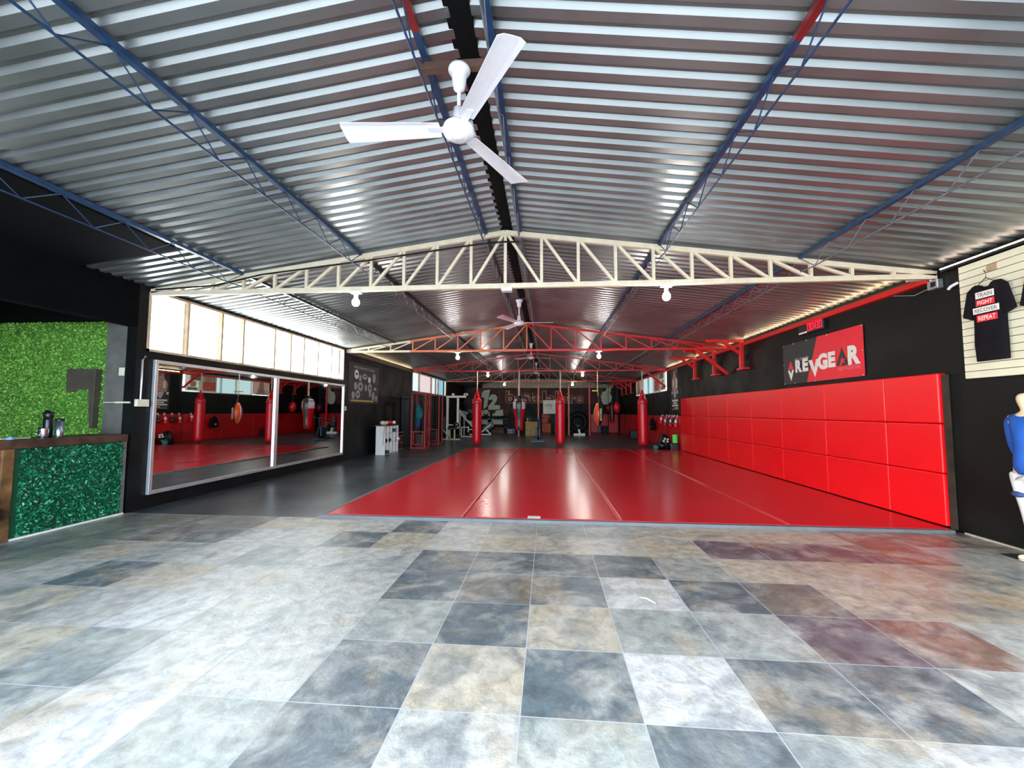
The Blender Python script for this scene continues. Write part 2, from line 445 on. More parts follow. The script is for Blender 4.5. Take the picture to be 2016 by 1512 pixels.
TY = [5.45, 11.3, 17.05, 22.9]
truss(TY[0], 3.02, 11, 'nearest roof truss, cream painted, spanning the hall above the mat edge', lambda x: CREAM, w=.056)
truss(TY[1], 3.02, 8, 'second roof truss, cream at left end, salmon in the middle, red at right', lambda x: CREAM if x < -3.7 else (SALMON if x < -.45 else REDPAINT), True)  # salmon middle is red steel with warm light put into its colour
truss(TY[2], 3.02, 8, 'third roof truss, all red, carrying the hanging punch bags', lambda x: REDPAINT, True)
truss(TY[3], 3.02, 8, 'farthest roof truss, faded salmon red, in front of the mural wall', lambda x: SALMON if x < 2 else REDPAINT)

# ------------------------------------------------------------------ lattice purlins
PX = [-4.22, -2.53, -.81, -.35, 1.44, 3.14]
PN = ['leftmost', 'second from left', 'left beside ridge', 'right beside ridge', 'second from right', 'rightmost']
BAYS = [(YF, TY[0], 'before the cream truss'), (TY[0], TY[1], 'between first and second trusses'), (TY[1], TY[2], 'between second and third trusses'),
        (TY[2], TY[3], 'between third and farthest trusses'), (TY[3], YB, 'beyond the farthest truss')]
for bi, (ya, yb, where) in enumerate(BAYS):
    for pi, x in enumerate(PX):
        top = roofz(x) - .022; dep = .20
        colr = BLUESTEEL if bi == 0 else (BLUESTEEL if (bi == 1 and pi >= 4) else (BLACKSTEEL if pi < 3 and bi < 3 else GREYSTEEL))
        thin = BLUESTEEL if bi == 0 and pi != 5 and pi != 3 else GREYSTEEL
        cw = 'blue' if colr is BLUESTEEL else ('black' if colr is BLACKSTEEL else 'grey')
        t = thing('roof_purlin', f'{cw} lattice roof purlin {where}, {PN[pi]}', 'purlin', (x, (ya + yb) / 2, top), 'lattice purlins under the roof')
        y0, y1 = ya + .03, yb - .03
        yr = 2.42
        if bi == 0 and pi in (2, 4):
            k = MB(); k.bar((x, y0, top), (x, yr, top), .045, .04); o = k.build('top_chord', DARKRED, t); o['label'] = 'red painted end of the top chord'
            k = MB(); k.bar((x, yr, top), (x, y1, top), .045, .04); k.build('top_chord', colr, t)
        else:
            k = MB(); k.bar((x, y0, top), (x, y1, top), .045, .04); k.build('top_chord', colr, t)
        k = MB(); k.tube([(x, y0, top - dep), (x, y1 - .25, top - dep), (x, y1, top - dep * .9)], .008, 6); k.build('bottom_chord', thin, t)
        k = MB(); nseg = max(2, round((y1 - y0) / .27)); s = (y1 - y0) / nseg
        pts = [(x, y0 + s * i, top - (.015 if i % 2 == 0 else dep)) for i in range(nseg + 1)]
        for a, b in zip(pts, pts[1:]): k.tube([a, b], .0055, 5)
        k.build('zigzag_web', thin, t)

# ------------------------------------------------------------------ bulbs under the trusses
def bulb(x, y, label):
    z = 3.02 - .028
    t = thing('ceiling_bulb', label, 'light bulb', (x, y, z), 'light bulbs under the trusses')
    k = MB(); k.box(x - .07, x + .07, y - .035, y + .035, z - .03, z); k.build('mounting_plate', WHITEPLAST, t, bevel=.005)
    k = MB(); k.lathe([(.0001, -.09), (.024, -.09), (.026, -.05), (.034, -.03), (.0001, -.03)], 14, (x, y, z)); so = k.build('socket', WHITEPLAST, t)
    k = MB(); k.lathe([(.018, -.088), (.03, -.105), (.046, -.13), (.05, -.155), (.042, -.185), (.022, -.203), (.0001, -.206)], 16, (x, y, z)); o = k.build('glowing_bulb', BULB, so)
    return t


for y, xs, nm in ((TY[0], (-2.59, 1.52), 'cream truss'), (TY[1], (-2.44, 1.37), 'second truss'), (TY[2], (-2.42, 1.41), 'red third truss'), (TY[3], (-2.34, 1.35), 'farthest truss')):
    for x, s in zip(xs, ('left', 'right')): bulb(x, y, f'lit white bulb hanging under the {nm}, {s} of its pair')

# ------------------------------------------------------------------ ceiling fans
def fan(x, y, zh, rz, R, label, grp, zt=3.66, board=False):
    t = thing('ceiling_fan', label, 'ceiling fan', (x, y, zt), grp)
    k = MB()
    if board: k.box(x - .26, x + .26, y - .025, y + .025, zt + .02, zt + .07)
    else: k.box(x - .26, x + .26, y - .02, y + .02, zt + .04, zt + .06)
    k.build('mounting_bar', mat('rusty_bar', (.10, .05, .035), .7, namt=.4), t)
    k = MB(); k.lathe([(.001, .01), (.07, .01), (.074, -.008), (.066, -.022), (.05, -.04), (.044, -.10), (.036, -.135), (.018, -.15), (.001, -.15)], 24, (x, y, zt + .02)); k.build('canopy', WHITEPLAST, t)
    k = MB(); k.tube([(x, y, zt - .1), (x, y, zh + .06)], .013, 12); k.build('downrod', WHITEPLAST, t)
    k = MB(); k.lathe([(.001, .15), (.034, .15), (.036, .08), (.05, .06), (.001, .055)], 24, (x, y, zh)); k.build('lower_cup', WHITEPLAST, t)
    k = MB(); k.lathe([(.001, .055), (.07, .05), (.098, .025), (.104, 0), (.098, -.022), (.085, -.035), (.068, -.04), (.064, -.046), (.045, -.052), (.025, -.053), (.022, -.056), (.001, -.057)], 36, (x, y, zh)); k.build('motor_housing', WHITEPLAST, t)
    for i in range(3):
        a = rz + i * 2 * PI / 3; M = Matrix.Rotation(a, 3, 'Z') @ Matrix.Rotation(math.radians(11), 3, 'X')
        k = MB(); prof = []
        L0, L1 = .12, R
        def P(u, v, z): q = M @ Vector((u, v, z)); return (q.x + x, q.y + y, q.z + zh + .01)
        nst = 8; top = []; 
        for j in range(nst + 1):
            u = L0 + (L1 - L0) * j / nst; w = .056 + .026 * j / nst
            row = [(-w, .0), (-w * .6, .006), (0, .008), (w * .6, .006), (w, 0)]
            top.append([(u + (.012 if j == nst and abs(v) < w * .9 else 0), v, z) for v, z in row])
        vs = [P(*q) for r in top for q in r] + [P(q[0], q[1], q[2] - .004) for r in top for q in r]
        nrow = 5; N = (nst + 1) * nrow; fs = []
        for j in range(nst):
            for c_ in range(nrow - 1):
                a0 = j * nrow + c_; fs.append((a0, a0 + nrow, a0 + nrow + 1, a0 + 1)); fs.append((N + a0, N + a0 + 1, N + a0 + nrow + 1, N + a0 + nrow))
        for j in range(nst):
            for c_ in (0, nrow - 1):
                a0 = j * nrow + c_; fs.append((a0, N + a0, N + a0 + nrow, a0 + nrow))
        for c_ in range(nrow - 1):
            for j in (0, nst): a0 = j * nrow + c_; fs.append((a0, a0 + 1, N + a0 + 1, N + a0))
        k.add(vs, fs, 0, False); bl = k.build('blade', WHITEPLAST, t)
        k = MB(); q0 = M @ Vector((.085, 0, 0)); q1 = M @ Vector((.20, 0, .004))
        k.bar((x + q0.x, y + q0.y, zh + .008 + q0.z), (x + q1.x, y + q1.y, zh + .008 + q1.z), .05, .006); k.build('blade_arm', WHITEPLAST, bl)
    return t


FG = 'white three-blade ceiling fans along the ridge'
fan(-.575, 2.61, 3.20, math.radians(62), .76, 'large white three-blade ceiling fan nearest the camera, under the ridge', FG, 3.60, True)
fan(-.58, 8.65, 3.20, math.radians(2), .70, 'white ceiling fan between the cream truss and the second truss', FG)
fan(-.55, 14.3, 3.20, math.radians(25), .70, 'white ceiling fan between the second and third trusses', FG)
fan(-.52, 20.0, 3.20, math.radians(40), .70, 'white ceiling fan between the third and farthest trusses', FG)
fan(-.50, 25.4, 3.20, math.radians(10), .70, 'white ceiling fan farthest away, beyond the last truss', FG)

# cable and boxes on the cream truss
mb = MB(); mb.tube([(XL + .12, 5.39, 3.06), (-4.6, 5.39, 3.10), (-3.9, 5.39, 3.24), (-2.4, 5.40, 3.40), (-.9, 5.40, 3.58), (-.55, 5.40, 3.60), (-.34, 5.40, 3.59)], .011, 6)
tag(mb.build('electric_cable', BLACKRUB, loc=(-2.4, 5.39, 3.3)), 'black cable sagging along the face of the cream truss', 'cable')
mb = MB(); mb.box(-.60, -.46, 5.40, 5.50, 2.945, 2.992)
tag(mb.build('junction_box', WHITEPLAST, loc=(-.53, 5.45, 2.95), bevel=.006), 'small pale junction box under the middle of the cream truss', 'junction box')

# ------------------------------------------------------------------ windows
def window(name, xw, y0, y1, z0, z1, ms, frame_m, panes, label):
    t = bpy.data.objects.new(name, None); C.objects.link(t); t.location = (xw, (y0 + y1) / 2, z0); t['_o'] = (xw, (y0 + y1) / 2, z0); struct(t)
    k = MB(); s = 1 if xw < 0 else -1; xa, xb = xw - .10 * s, xw + .012 * s
    k.box(xa, xb, y0, y1, z0, z0 + .035); k.box(xa, xb, y0, y1, z1 - .035, z1); k.box(xa, xb, y0, y0 + .035, z0, z1); k.box(xa, xb, y1 - .035, y1, z0, z1)
    k.build('frame', frame_m, t)
    for y in ms: k = MB(); k.box(xw - .07 * s, xw + .006 * s, y - .02, y + .02, z0 + .035, z1 - .035); k.build('mullion', frame_m, t)
    ed = [y0 + .035] + list(ms) + [y1 - .035]
    for i, (a, b) in enumerate(zip(ed, ed[1:])):
        k = MB(); k.box(xw - .045 * s, xw - .039 * s, a + .02, b - .02, z0 + .035, z1 - .035); k.build('pane', panes[i % len(panes)] if len(panes) > 1 else panes[0], t)
    return t


CLEAR = glass('clear_glass', (.96, .98, .97), .93)
BLUEFILM = glass('blue_tinted_glass', (.225, .24, .22), .97)
CYANFILM = glass('cyan_tinted_glass', (.15, .20, .21), .97)
PALEFILM = glass('pale_tinted_glass', (.25, .255, .25), .97)
PINKFILM = glass('pink_tinted_glass', (.25, .215, .205), .97)
RUSTCREAM = mat('rusty_cream_frame', (.55, .42, .28), .6, namt=.3)
window('window_1', XL, 5.42, 11.17, 2.2, 3.08, (6.09, 6.78, 7.30, 8.20, 8.75, 9.25, 9.85, 10.5), RUSTCREAM, [CLEAR], '')
window('window_2', XL, 17.1, 22.9, 2.2, 3.05, (18.15, 20.1, 20.9, 21.4), RUSTCREAM, [PALEFILM, PINKFILM, PALEFILM, PALEFILM, CYANFILM], '')
window('window_3', XR, 17.1, 22.9, 2.2, 3.05, (18.0, 19.35, 20.35, 21.5), WHITEPAINT, [CLEAR, BLUEFILM, BLUEFILM, BLUEFILM, CLEAR], '')

# banners hung inside the right window and left window
def banner(name, label, cat, fn, u0, u1, v0, v1, base, shapes, d=.006, loc=None, prt='print', group=None):
    """flat printed sheet; shapes = [(material, polygon)] or callables adding lettering"""
    c = fn((u0 + u1) / 2, v0, 0)
    t = thing(name, label, cat, c, group)
    k = MB(); k.prism([(u0, v0), (u1, v0), (u1, v1), (u0, v1)], fn, 0, d); sheet = k.build('sheet', base, t)
    mats = []; k = MB()
    for sm, sh in shapes:
        if sm not in mats: mats.append(sm)
        if callable(sh): sh(k, mats.index(sm))
        else: k.prism(sh, fn, d, d + .002 + .0004 * shapes.index((sm, sh)), mats.index(sm))
    if k.f: k.build(prt, mats, sheet)
    return t


def backlit(name, col, k_=.10):
    """printed sheet that daylight shines through"""
    m = mat(name, col, .6, namt=.25, nscale=7); n = m.node_tree.nodes; l = m.node_tree.links
    tr = n.new('ShaderNodeBsdfTranslucent'); tr.inputs[0].default_value = tuple(x * k_ * 2 for x in srgb(col)[:3]) + (1,); ad = n.new('ShaderNodeAddShader')
    l.new(n['Principled BSDF'].outputs[0], ad.inputs[0]); l.new(tr.outputs[0], ad.inputs[1]); l.new(ad.outputs[0], n['Material Output'].inputs[0])
    return m


BLW, BLR, BLG, BLS, BLP = backlit('backlit_white', (.70, .66, .58)), backlit('backlit_coral', (.75, .12, .08)), backlit('backlit_grey', (.2, .19, .17)), backlit('backlit_skin', (.55, .36, .27)), backlit('backlit_pink', (.62, .45, .38))
fR = onR(XR - .02)
R_ = lambda y0, y1, z0, z1: [(-y1, z0), (-y0, z0), (-y0, z1), (-y1, z1)]
banner('window_banner', 'red and white printed banner covering the near end of the right wall window', 'banner', fR, -19.0, -17.2, 2.24, 3.02, BLW,
       [(BLR, R_(18.2, 18.95, 2.3, 2.72)), (BLG, R_(17.5, 18.1, 2.74, 2.98)), (BLS, R_(18.25, 18.9, 2.74, 3.0)), (BLG, R_(17.35, 17.9, 2.3, 2.42)), (BLS, R_(17.5, 17.8, 2.45, 2.7))])
banner('fighter_banner', 'warm pink picture banner covering the far end of the right wall window', 'banner', fR, -22.85, -21.5, 2.24, 3.02, BLP,
       [(BLS, ell(-22.2, 2.75, .22, .2)), (BLS, [(-22.6, 2.25), (-21.75, 2.25), (-21.95, 2.6), (-22.4, 2.62)]), (BLW, R_(22.5, 22.75, 2.27, 2.5))])
# fighter poster on the right wall
fP = onR(XR - .003)
banner('fighter_poster', 'tall dark poster of a fighter and white emblem, above the hung gloves', 'poster', fP, -16.5, -15.66, 1.42, 2.98, PRINTDARK,
       [(PRINTSKIN, [(-16.35, 2.15), (-15.8, 2.15), (-15.72, 2.5), (-15.95, 2.72), (-15.98, 2.9), (-16.2, 2.9), (-16.22, 2.72), (-16.42, 2.5)]), (PRINTGREY, R_(15.75, 16.1, 2.8, 2.95)),
        (PRINTWHITE, R_(16.2, 16.3, 2.3, 2.6)), (PRINTWHITE, R_(15.78, 15.92, 2.25, 2.6)),
        (mat('silver_print', (.45, .5, .58), .5), [(-16.25, 2.14), (-15.9, 2.14), (-15.98, 1.95), (-16.08, 1.84), (-16.17, 1.95)]), (PRINTWHITE, R_(16.36, 16.46, 2.04, 2.14)), (PRINTWHITE, R_(15.7, 15.8, 2.04, 2.14)),
        (PRINTWHITE, R_(15.72, 16.42, 1.76, 1.83)), (PRINTWHITE, R_(15.85, 16.27, 1.67, 1.73)), (PRINTWHITE, R_(15.72, 16.42, 1.58, 1.64)), (PRINTGOLD, R_(15.72, 16.1, 1.47, 1.55)), (PRINTGREY, R_(16.1, 16.42, 1.45, 1.5))])
# sponsor banner on the left wall
fL = onL(XL + .003)
sh = []
PRINTPALE = mat('pale_lilac_print', (.34, .33, .35), .6, namt=.15)
for (cy, cz, a, b) in ((11.95, 2.45, .14, .14), (12.2, 2.36, .09, .1), (12.52, 2.42, .17, .09), (12.85, 2.34, .1, .1), (13.2, 2.42, .12, .15), (11.9, 2.1, .1, .12), (12.22, 2.1, .18, .14), (12.6, 2.08, .08, .1), (12.9, 2.08, .14, .15), (13.3, 2.08, .1, .05),
                       (11.75, 1.83, .1, .11), (12.05, 1.86, .14, .12), (13.15, 1.84, .1, .14), (13.4, 1.78, .09, .1), (12.9, 1.9, .06, .1)):
    sh.append((PRINTPALE if random.random() < .85 else PRINTWHITE, ell(cy, cz, a, b, 14)))
    if a > .13: sh.append((PRINTDARK, ell(cy, cz + .01, a * .5, b * .3, 10)))
sh.append((PRINTPALE, lambda k, i: marks(k, 15, fL, 11.75, 2.62, 1.5, .08, .006, .009, i)))
sh.append((PRINTGOLD, [(11.6, 1.65), (13.2, 1.65), (13.2, 1.70), (11.6, 1.70)]))
banner('sponsor_banner', 'dark square banner of round pale logos on the left wall past the mirror', 'banner', fL, 11.46, 13.6, 1.60, 2.78, mat('smoky_print', (.034, .032, .032), .6, namt=.25), sh, prt='logo')

# REVGEAR banner
B0, B1, Z0, Z1 = -8.81, -6.66, 1.915, 2.69
fB = onR(XR - .008)
def U(t): return B0 + (B1 - B0) * t
def V(t): return Z0 + (Z1 - Z0) * t
def P2(*pts): return [(U(a), V(b)) for a, b in pts]
shp = [(PRINTRED, P2((.345, 0), (1, 0), (1, 1), (.50, 1)))]
shp += [(PRINTRED, P2((.075, .36), (.155, .36), (.115, .58))), (PRINTWHITE, P2((.068, .345), (.115, .08), (.162, .345), (.135, .345), (.115, .25), (.095, .345)))]
shp += [(PRINTWHITE, lambda k, i: txt(k, 'R', fB, U(.19), V(.26), .21, .24, .006, .014, i, .06)),
        (PRINTWHITE, lambda k, i: txt(k, 'E', fB, U(.295), V(.26), .17, .25, .006, .014, i, .06)),
        (PRINTWHITE, P2((.375, .50), (.425, .50), (.452, .30), (.478, .50), (.53, .50), (.456, .10))),
        (PRINTWHITE, lambda k, i: txt(k, 'G', fB, U(.50), V(.24), .26, .28, .006, .014, i, .06)),
        (PRINTWHITE, lambda k, i: txt(k, 'E', fB, U(.628), V(.26), .18, .26, .006, .014, i, .06)),
        (PRINTDARK, P2((.715, .27), (.752, .27), (.765, .34), (.795, .40), (.772, .25), (.85, .27), (.782, .64))),
        (PRINTRED, P2((.755, .30), (.775, .37), (.75, .385), (.777, .395), (.785, .44), (.793, .395), (.82, .385), (.797, .36), (.812, .29), (.785, .33))),
        (PRINTWHITE, lambda k, i: txt(k, 'R', fB, U(.845), V(.25), .27, .30, .006, .014, i, .06)),
        (mat('light_grey_print', (.40, .38, .36), .6), lambda k, i: txt(k, 'PRO GEAR FOR', fB, U(.19), V(.545), .42, .05, .006, .014, i)),
        (mat('pale_red_print', (.75, .25, .25), .5), lambda k, i: txt(k, 'PRO FIGHTERS', fB, U(.735), V(.16), .50, .055, .006, .014, i))]
bt = banner('brand_banner', 'black and red vinyl banner with big white lettering, above the red wall pads', 'banner', fB, B0, B1, Z0, Z1, PRINTDARK, shp, prt='lettering')
k = MB()
for (a, b) in ((.01, .98), (.17, .985), (.36, .985), (.62, .985), (.985, .985), (.985, .5), (.985, .02), (.7, .015), (.45, .015), (.17, .015), (.01, .02), (.01, .5)):
    k.ball(fB(U(a), V(b), .008), .013, 8)
k.build('eyelet', STEEL, bt)

# LED timer
t = thing('led_timer', 'long black wall clock showing red digits 00:00 above the banner', 'clock', (XR - .03, 7.83, 2.80))
fC = onR(XR - .002)
k = MB(); k.prism([(-8.19, 2.785), (-7.48, 2.785), (-7.48, 2.985), (-8.19, 2.985)], fC, 0, .06); cs = k.build('case', BLACKVINYL, t, bevel=.008)
k = MB(); k.prism([(-8.17, 2.80), (-7.93, 2.80), (-7.93, 2.83), (-8.17, 2.83)], fC, .06, .063); k.build('label_strip', PRINTWHITE, cs)
k = MB()
def seg7(u, v, w, h):
    th = .013
    for (a, b, c, d) in ((0, h - th, w, h), (0, 0, w, th), (0, 0, th, h * .48), (0, h * .52, th, h), (w - th, 0, w, h * .48), (w - th, h * .52, w, h)):
        k.prism([(u + a, v + b), (u + c, v + b), (u + c, v + d), (u + a, v + d)], fC, .0605, .064)
for u in (-7.91, -7.81, -7.685, -7.585): seg7(u, 2.825, .07, .125)
for z in (2.865, 2.905): k.prism([(-7.722, z), (-7.705, z), (-7.705, z + .017), (-7.722, z + .017)], fC, .0605, .064)
k.build('digits', LEDRED, cs)

# ------------------------------------------------------------------ mirrors
MIRROR = mat('mirror_silver', (.80, .83, .82), .015, metal=1, namt=.01)
for (y0, y1, lab) in ((5.53, 8.27, 'tall framed wall mirror nearer the counter, under the bright window'), (8.27, 11.17, 'tall framed wall mirror farther from the counter, beside the sponsor banner')):
    t = thing('wall_mirror', lab, 'mirror', (XL, (y0 + y1) / 2, .2), 'wall mirrors under the window')
    k = MB(); f = .05; x0, x1 = XL + .002, XL + .05
    k.box(x0, x1, y0, y1, .19, .19 + f); k.box(x0, x1, y0, y1, 2.09 - f, 2.09); k.box(x0, x1, y0, y0 + f, .19 + f, 2.09 - f); k.box(x0, x1, y1 - f, y1, .19 + f, 2.09 - f)
    k.build('frame', ALU, t, bevel=.004)
    k = MB(); k.box(x0, XL + .02, y0 + f - .005, y1 - f + .005, .19 + f - .005, 2.09 - f + .005); k.build('glass', MIRROR, t)

# ------------------------------------------------------------------ mats and wall pads
MX = [-2.87, -1.06, .90, 2.87, 4.615]
MLAB = ['with dark printed letters', 'left of the middle', 'right of the middle', 'beside the wall pads']
for i in range(4):
    a, b = MX[i] + .004, MX[i + 1] - .004
    t = thing('floor_mat', f'long red vinyl mat roll, {["leftmost, with dark printed letters", "second from left", "third from left", "rightmost, beside the wall pads"][i]}', 'mat', ((a + b) / 2, 10.3, 0), 'red mat rolls on the floor')
    k = MB(); k.box(a, b, 5.35, 15.38, .0005, .04); sf = k.build('surface', MATRED, t, bevel=.012, seg=3)
    if i == 0:
        k = MB(); fn = lambda u, v, d: (-2.06 - v + .0, u, .0402 + d)
        marks(k, 7, fn, 9.55, -.06, 1.75, .15, 0, .0006); k.build('lettering', mat('faded_dark_print', (.10, .006, .010), .5), sf)
    if i == 1:
        k = MB(); k.box(-.25, -.09, 5.355, 5.47, .0402, .042); k.build('maker_label', PRINTWHITE, sf)
    k = MB()
    if i < 3:
        k.box(b - .035, b, 5.36, 15.37, .0402, .0418); k.build('seam_tape', mat('pale_seam_tape', (.70, .07, .07), .35), t)
PY = [5.40, 6.21, 7.47, 8.79, 10.03, 11.33, 12.6, 13.9, 15.12]; PZ = [.045, .655, 1.24, 1.84]
for r in range(3):
    for c in range(8):
        t = MB(); t.box(4.62, XR - .003, PY[c] + .003, PY[c + 1] - .003, PZ[r] + .003, PZ[r + 1] - .003)
        o = t.build('wall_pad', PADRED, loc=(4.67, (PY[c] + PY[c + 1]) / 2, PZ[r]), bevel=.014, seg=3)
        tag(o, f'red vinyl wall pad, {["bottom", "middle", "top"][r]} row, {["first", "second", "third", "fourth", "fifth", "sixth", "seventh", "last"][c]} from the front edge', 'wall pad', 'red pads on the right wall')
mb = MB(); mb.box(4.655, XR - .001, 5.372, 5.396, .02, 1.82); struct(mb.build('trim_4', mat('worn_wood_edge', (.030, .018, .010), .7, namt=.6)))
# low red pads farther on
YP = [15.2, 17.2, 19.4, 21.6, 23.8, 26.0, 27.7]
for c in range(6):
    k = MB(); k.box(4.655, XR - .003, YP[c] + .004, YP[c + 1] - .004, .01, 1.22)
    o = k.build('low_wall_pad', mat('dark_red_vinyl', (.60, .005, .010), .42, namt=.15, bump=.1, bscale=6), loc=(4.7, (YP[c] + YP[c + 1]) / 2, 0), bevel=.012)
    tag(o, f'waist-high red pad low on the right wall, {["first", "second", "third", "fourth", "fifth", "last"][c]} past the tall pads', 'wall pad', 'low red pads along the right wall')
for c, (a, b) in enumerate(((2.85, 3.45), (3.5, 3.95), (4.0, 4.6))):
    k = MB(); k.box(a, b, YB - .07, YB - .003, [.02, .45, .02][c], 1.22)
    o = k.build('low_wall_pad', mat('dark_red_vinyl', 0), loc=((a + b) / 2, YB - .04, 0), bevel=.012)
    tag(o, f'dark red pad on the back wall right of the tyre, {["left", "middle", "right"][c]} one', 'wall pad', 'red pads on the back wall')

# ------------------------------------------------------------------ red beam and LED strips
k = MB(); k.box(XR - .085, XR - .002, 5.50, 28.0, 2.955, 3.034)
tag(k.build('wall_beam', REDPAINT, loc=(XR - .035, 16, 3.04), bevel=.005), 'long red steel beam along the top of the right wall', 'beam')
for x, z, ya, yb, lab in ((XR - .030, 3.037, 5.6, 16.9, 'glowing warm light strip on the red beam of the right wall'), (XR - .078, 3.06, YF + .1, 5.3, 'glowing light strip above the slatted shirt panel'), (XL + .026, 3.032, 11.6, 16.9, 'glowing warm light strip at the top of the left wall')):
    t = thing('led_strip', lab, 'light strip', (x, (ya + yb) / 2, z), 'light strips under the eaves')
    if z == 3.06: k = MB(); k.box(x - .006, x + .012, ya, yb, z - .010, z + .010); k.build('channel', ALU, t)
    else: k = MB(); k.box(x - .010, x + .010, ya, yb, z - .001, z + .002); k.build('channel', ALU, t)
    k = MB(); k.tube([(x - (.008 if z == 3.06 else 0), ya, z + (0 if z == 3.06 else .006)), (x - (.008 if z == 3.06 else 0), yb, z + (0 if z == 3.06 else .006))], .0050, 6); k.build('diffuser', STRIP if z != 3.06 else emit('led_tube_glow', (1, .76, .58), 9), t)
k = MB(); k.box(XR - .065, XR - .002, YF, 5.32, 3.03, 3.085)
tag(k.build('wall_beam', BLACKSTEEL, loc=(XR - .03, 1.3, 3.04)), 'dark beam above the slatted shirt panel', 'beam')
k = MB(); k.box(XL + .002, XL + .07, 11.4, 17.0, 2.96, 3.030)
tag(k.build('wall_beam', mat('brown_beam', (.14, .07, .035), .6), loc=(XL + .03, 14.2, 3.05)), 'brown beam along the top of the left wall above the sponsor banner', 'beam')

# ------------------------------------------------------------------ red wall brackets
def bracket(y, label, m=REDPAINT):
    t = thing('bag_bracket', label, 'bracket', (XR - .03, y, 2.4), 'red punch bag brackets on the right wall')
    k = MB(); k.bar((XR - .115, y, 2.42), (XR - .115, y, 3.08), .085, .085, up=(0, 1, 0)); k.build('upright', m, t, bevel=.006)
    k = MB(); k.bar((XR - .072, y, 3.07), (3.80, y, 3.07), .08, .07); k.build('arm', m, t, bevel=.006)
    k = MB(); k.bar((XR - .14, y, 2.76), (4.20, y, 3.05), .07, .07, up=(0, 1, 0)); k.build('brace', m, t, bevel=.006)
    k = MB(); k.box(XR - .16, XR - .003, y - .17, y + .17, 2.375, 2.42); k.build('foot_plate', m, t, bevel=.006)


for y, l in ((10.4, 'nearest, past the banner'), (12.05, 'second, crossing the diagonal brace'), (13.6, 'third, before the fighter poster'), (23.8, 'fourth, in the far corner'), (25.2, 'fifth, in the far corner'), (26.6, 'last, next to the back wall')):
    bracket(y, f'red steel punch bag bracket on the right wall, {l}')

# ------------------------------------------------------------------ heavy bags
def heavy_bag(x, y, label):
    t = thing('heavy_bag', label, 'punch bag', (x, y, 0), 'long red punch bags hanging from the third truss')
    r = .185; z0, z1 = .04, 1.86
    prof = [(.001, z0), (r * .6, z0 + .012), (r * .86, z0 + .045), (r * .98, z0 + .10), (r, z0 + .18), (r * 1.01, .9), (r, z1 - .16), (r * .985, z1 - .06), (r * .95, z1), (r * .80, z1 + .03), (.001, z1 + .04)]
    k = MB(); k.lathe(prof, 28, (x, y, 0)); k.build('body', BAGRED, t)
    for i in range(4):
        a = PI / 4 + i * PI / 2; k = MB(); px, py = x + math.cos(a) * r * .96, y + math.sin(a) * r * .96
        p0 = Vector((px, py, z1 - .16)); p1 = Vector((x, y, 2.25)); d = Vector((-math.sin(a), math.cos(a), 0))
        v = [p0 - d * .075, p0 + d * .075, p1 + d * .02, p1 - d * .02]; n_ = Vector((math.cos(a), math.sin(a), .3)) * .007
        k.add([q + n_ for q in v] + [q + n_ * 2.2 for q in v], [(0, 1, 2, 3), (7, 6, 5, 4), (0, 4, 5, 1), (1, 5, 6, 2), (2, 6, 7, 3), (3, 7, 4, 0)]); k.build('shoulder_strap', BAGRED, t)
    k = MB(); k.lathe([(r * 1.004, 1.675), (r * 1.012, 1.68), (r * 1.012, 1.715), (r * 1.004, 1.72)], 28, (x, y, 0)); tb = k.build('trim_band', PRINTDARK, t)
    k = MB(); k.lathe([(r * 1.013, 1.684), (r * 1.016, 1.69), (r * 1.016, 1.705), (r * 1.013, 1.71)], 14, (x, y, 0)); o = k.build('band_label', WEB, tb)
    k = MB(); k.tube([(x, y, 2.23), (x + .006, y, 2.6), (x, y, 2.99)], .020, 8); k.build('hanging_strap', WEB, t)
    return t


heavy_bag(-2.85, 17.0, 'long red punch bag at the left, in front of the white leg press')
heavy_bag(.51, 17.0, 'long red punch bag in the middle, beside the white board')
heavy_bag(3.73, 17.0, 'long red punch bag at the right, in front of the right wall window')

# uppercut bag
x, y = -1.13, 17.0
t = thing('uppercut_bag', 'hourglass punch bag in red and black with a painted pale sheen between the first two long bags', 'punch bag', (x, y, .6))
prof = [(.001, .61), (.11, .615), (.15, .65), (.165, .8), (.165, 1.0), (.175, 1.12), (.215, 1.3), (.25, 1.48), (.252, 1.66), (.235, 1.78), (.18, 1.86), (.09, 1.9), (.001, 1.91)]
def um(a, z):
    an = (a * 360 + 90) % 360
    d = min(an, 360 - an)
    lim = 30 if z > 1.1 else 20
    if d < lim or d > 180 - lim: return 1
    return 2 if z > 1.52 else 0  # pale upper sides: sheen on the red vinyl, put into the colour
k = MB(); k.lathe(prof, 48, (x, y, 0), mfun=um); k.build('body', [BAGRED, mat('grey_vinyl', (.06, .058, .045), .35), mat('painted_sheen_pink', (.70, .50, .60), .35)], t)
k = MB()
k.lathe([(.001, 2.02), (.11, 1.95), (.125, 1.88), (.06, 1.86), (.001, 1.86)], 16, (x, y, 0)); k.build('collar', BLACKVINYL, t)
k = MB(); k.tube([(x, y, 2.0), (x, y, 2.99)], .026, 8); k.build('hanging_strap', WEB, t)
k = MB(); k.lathe([(.236, 1.775), (.246, 1.77), (.242, 1.79), (.228, 1.80)], 40, (x, y, 0)); k.build('seam_band', BLACKVINYL, t)

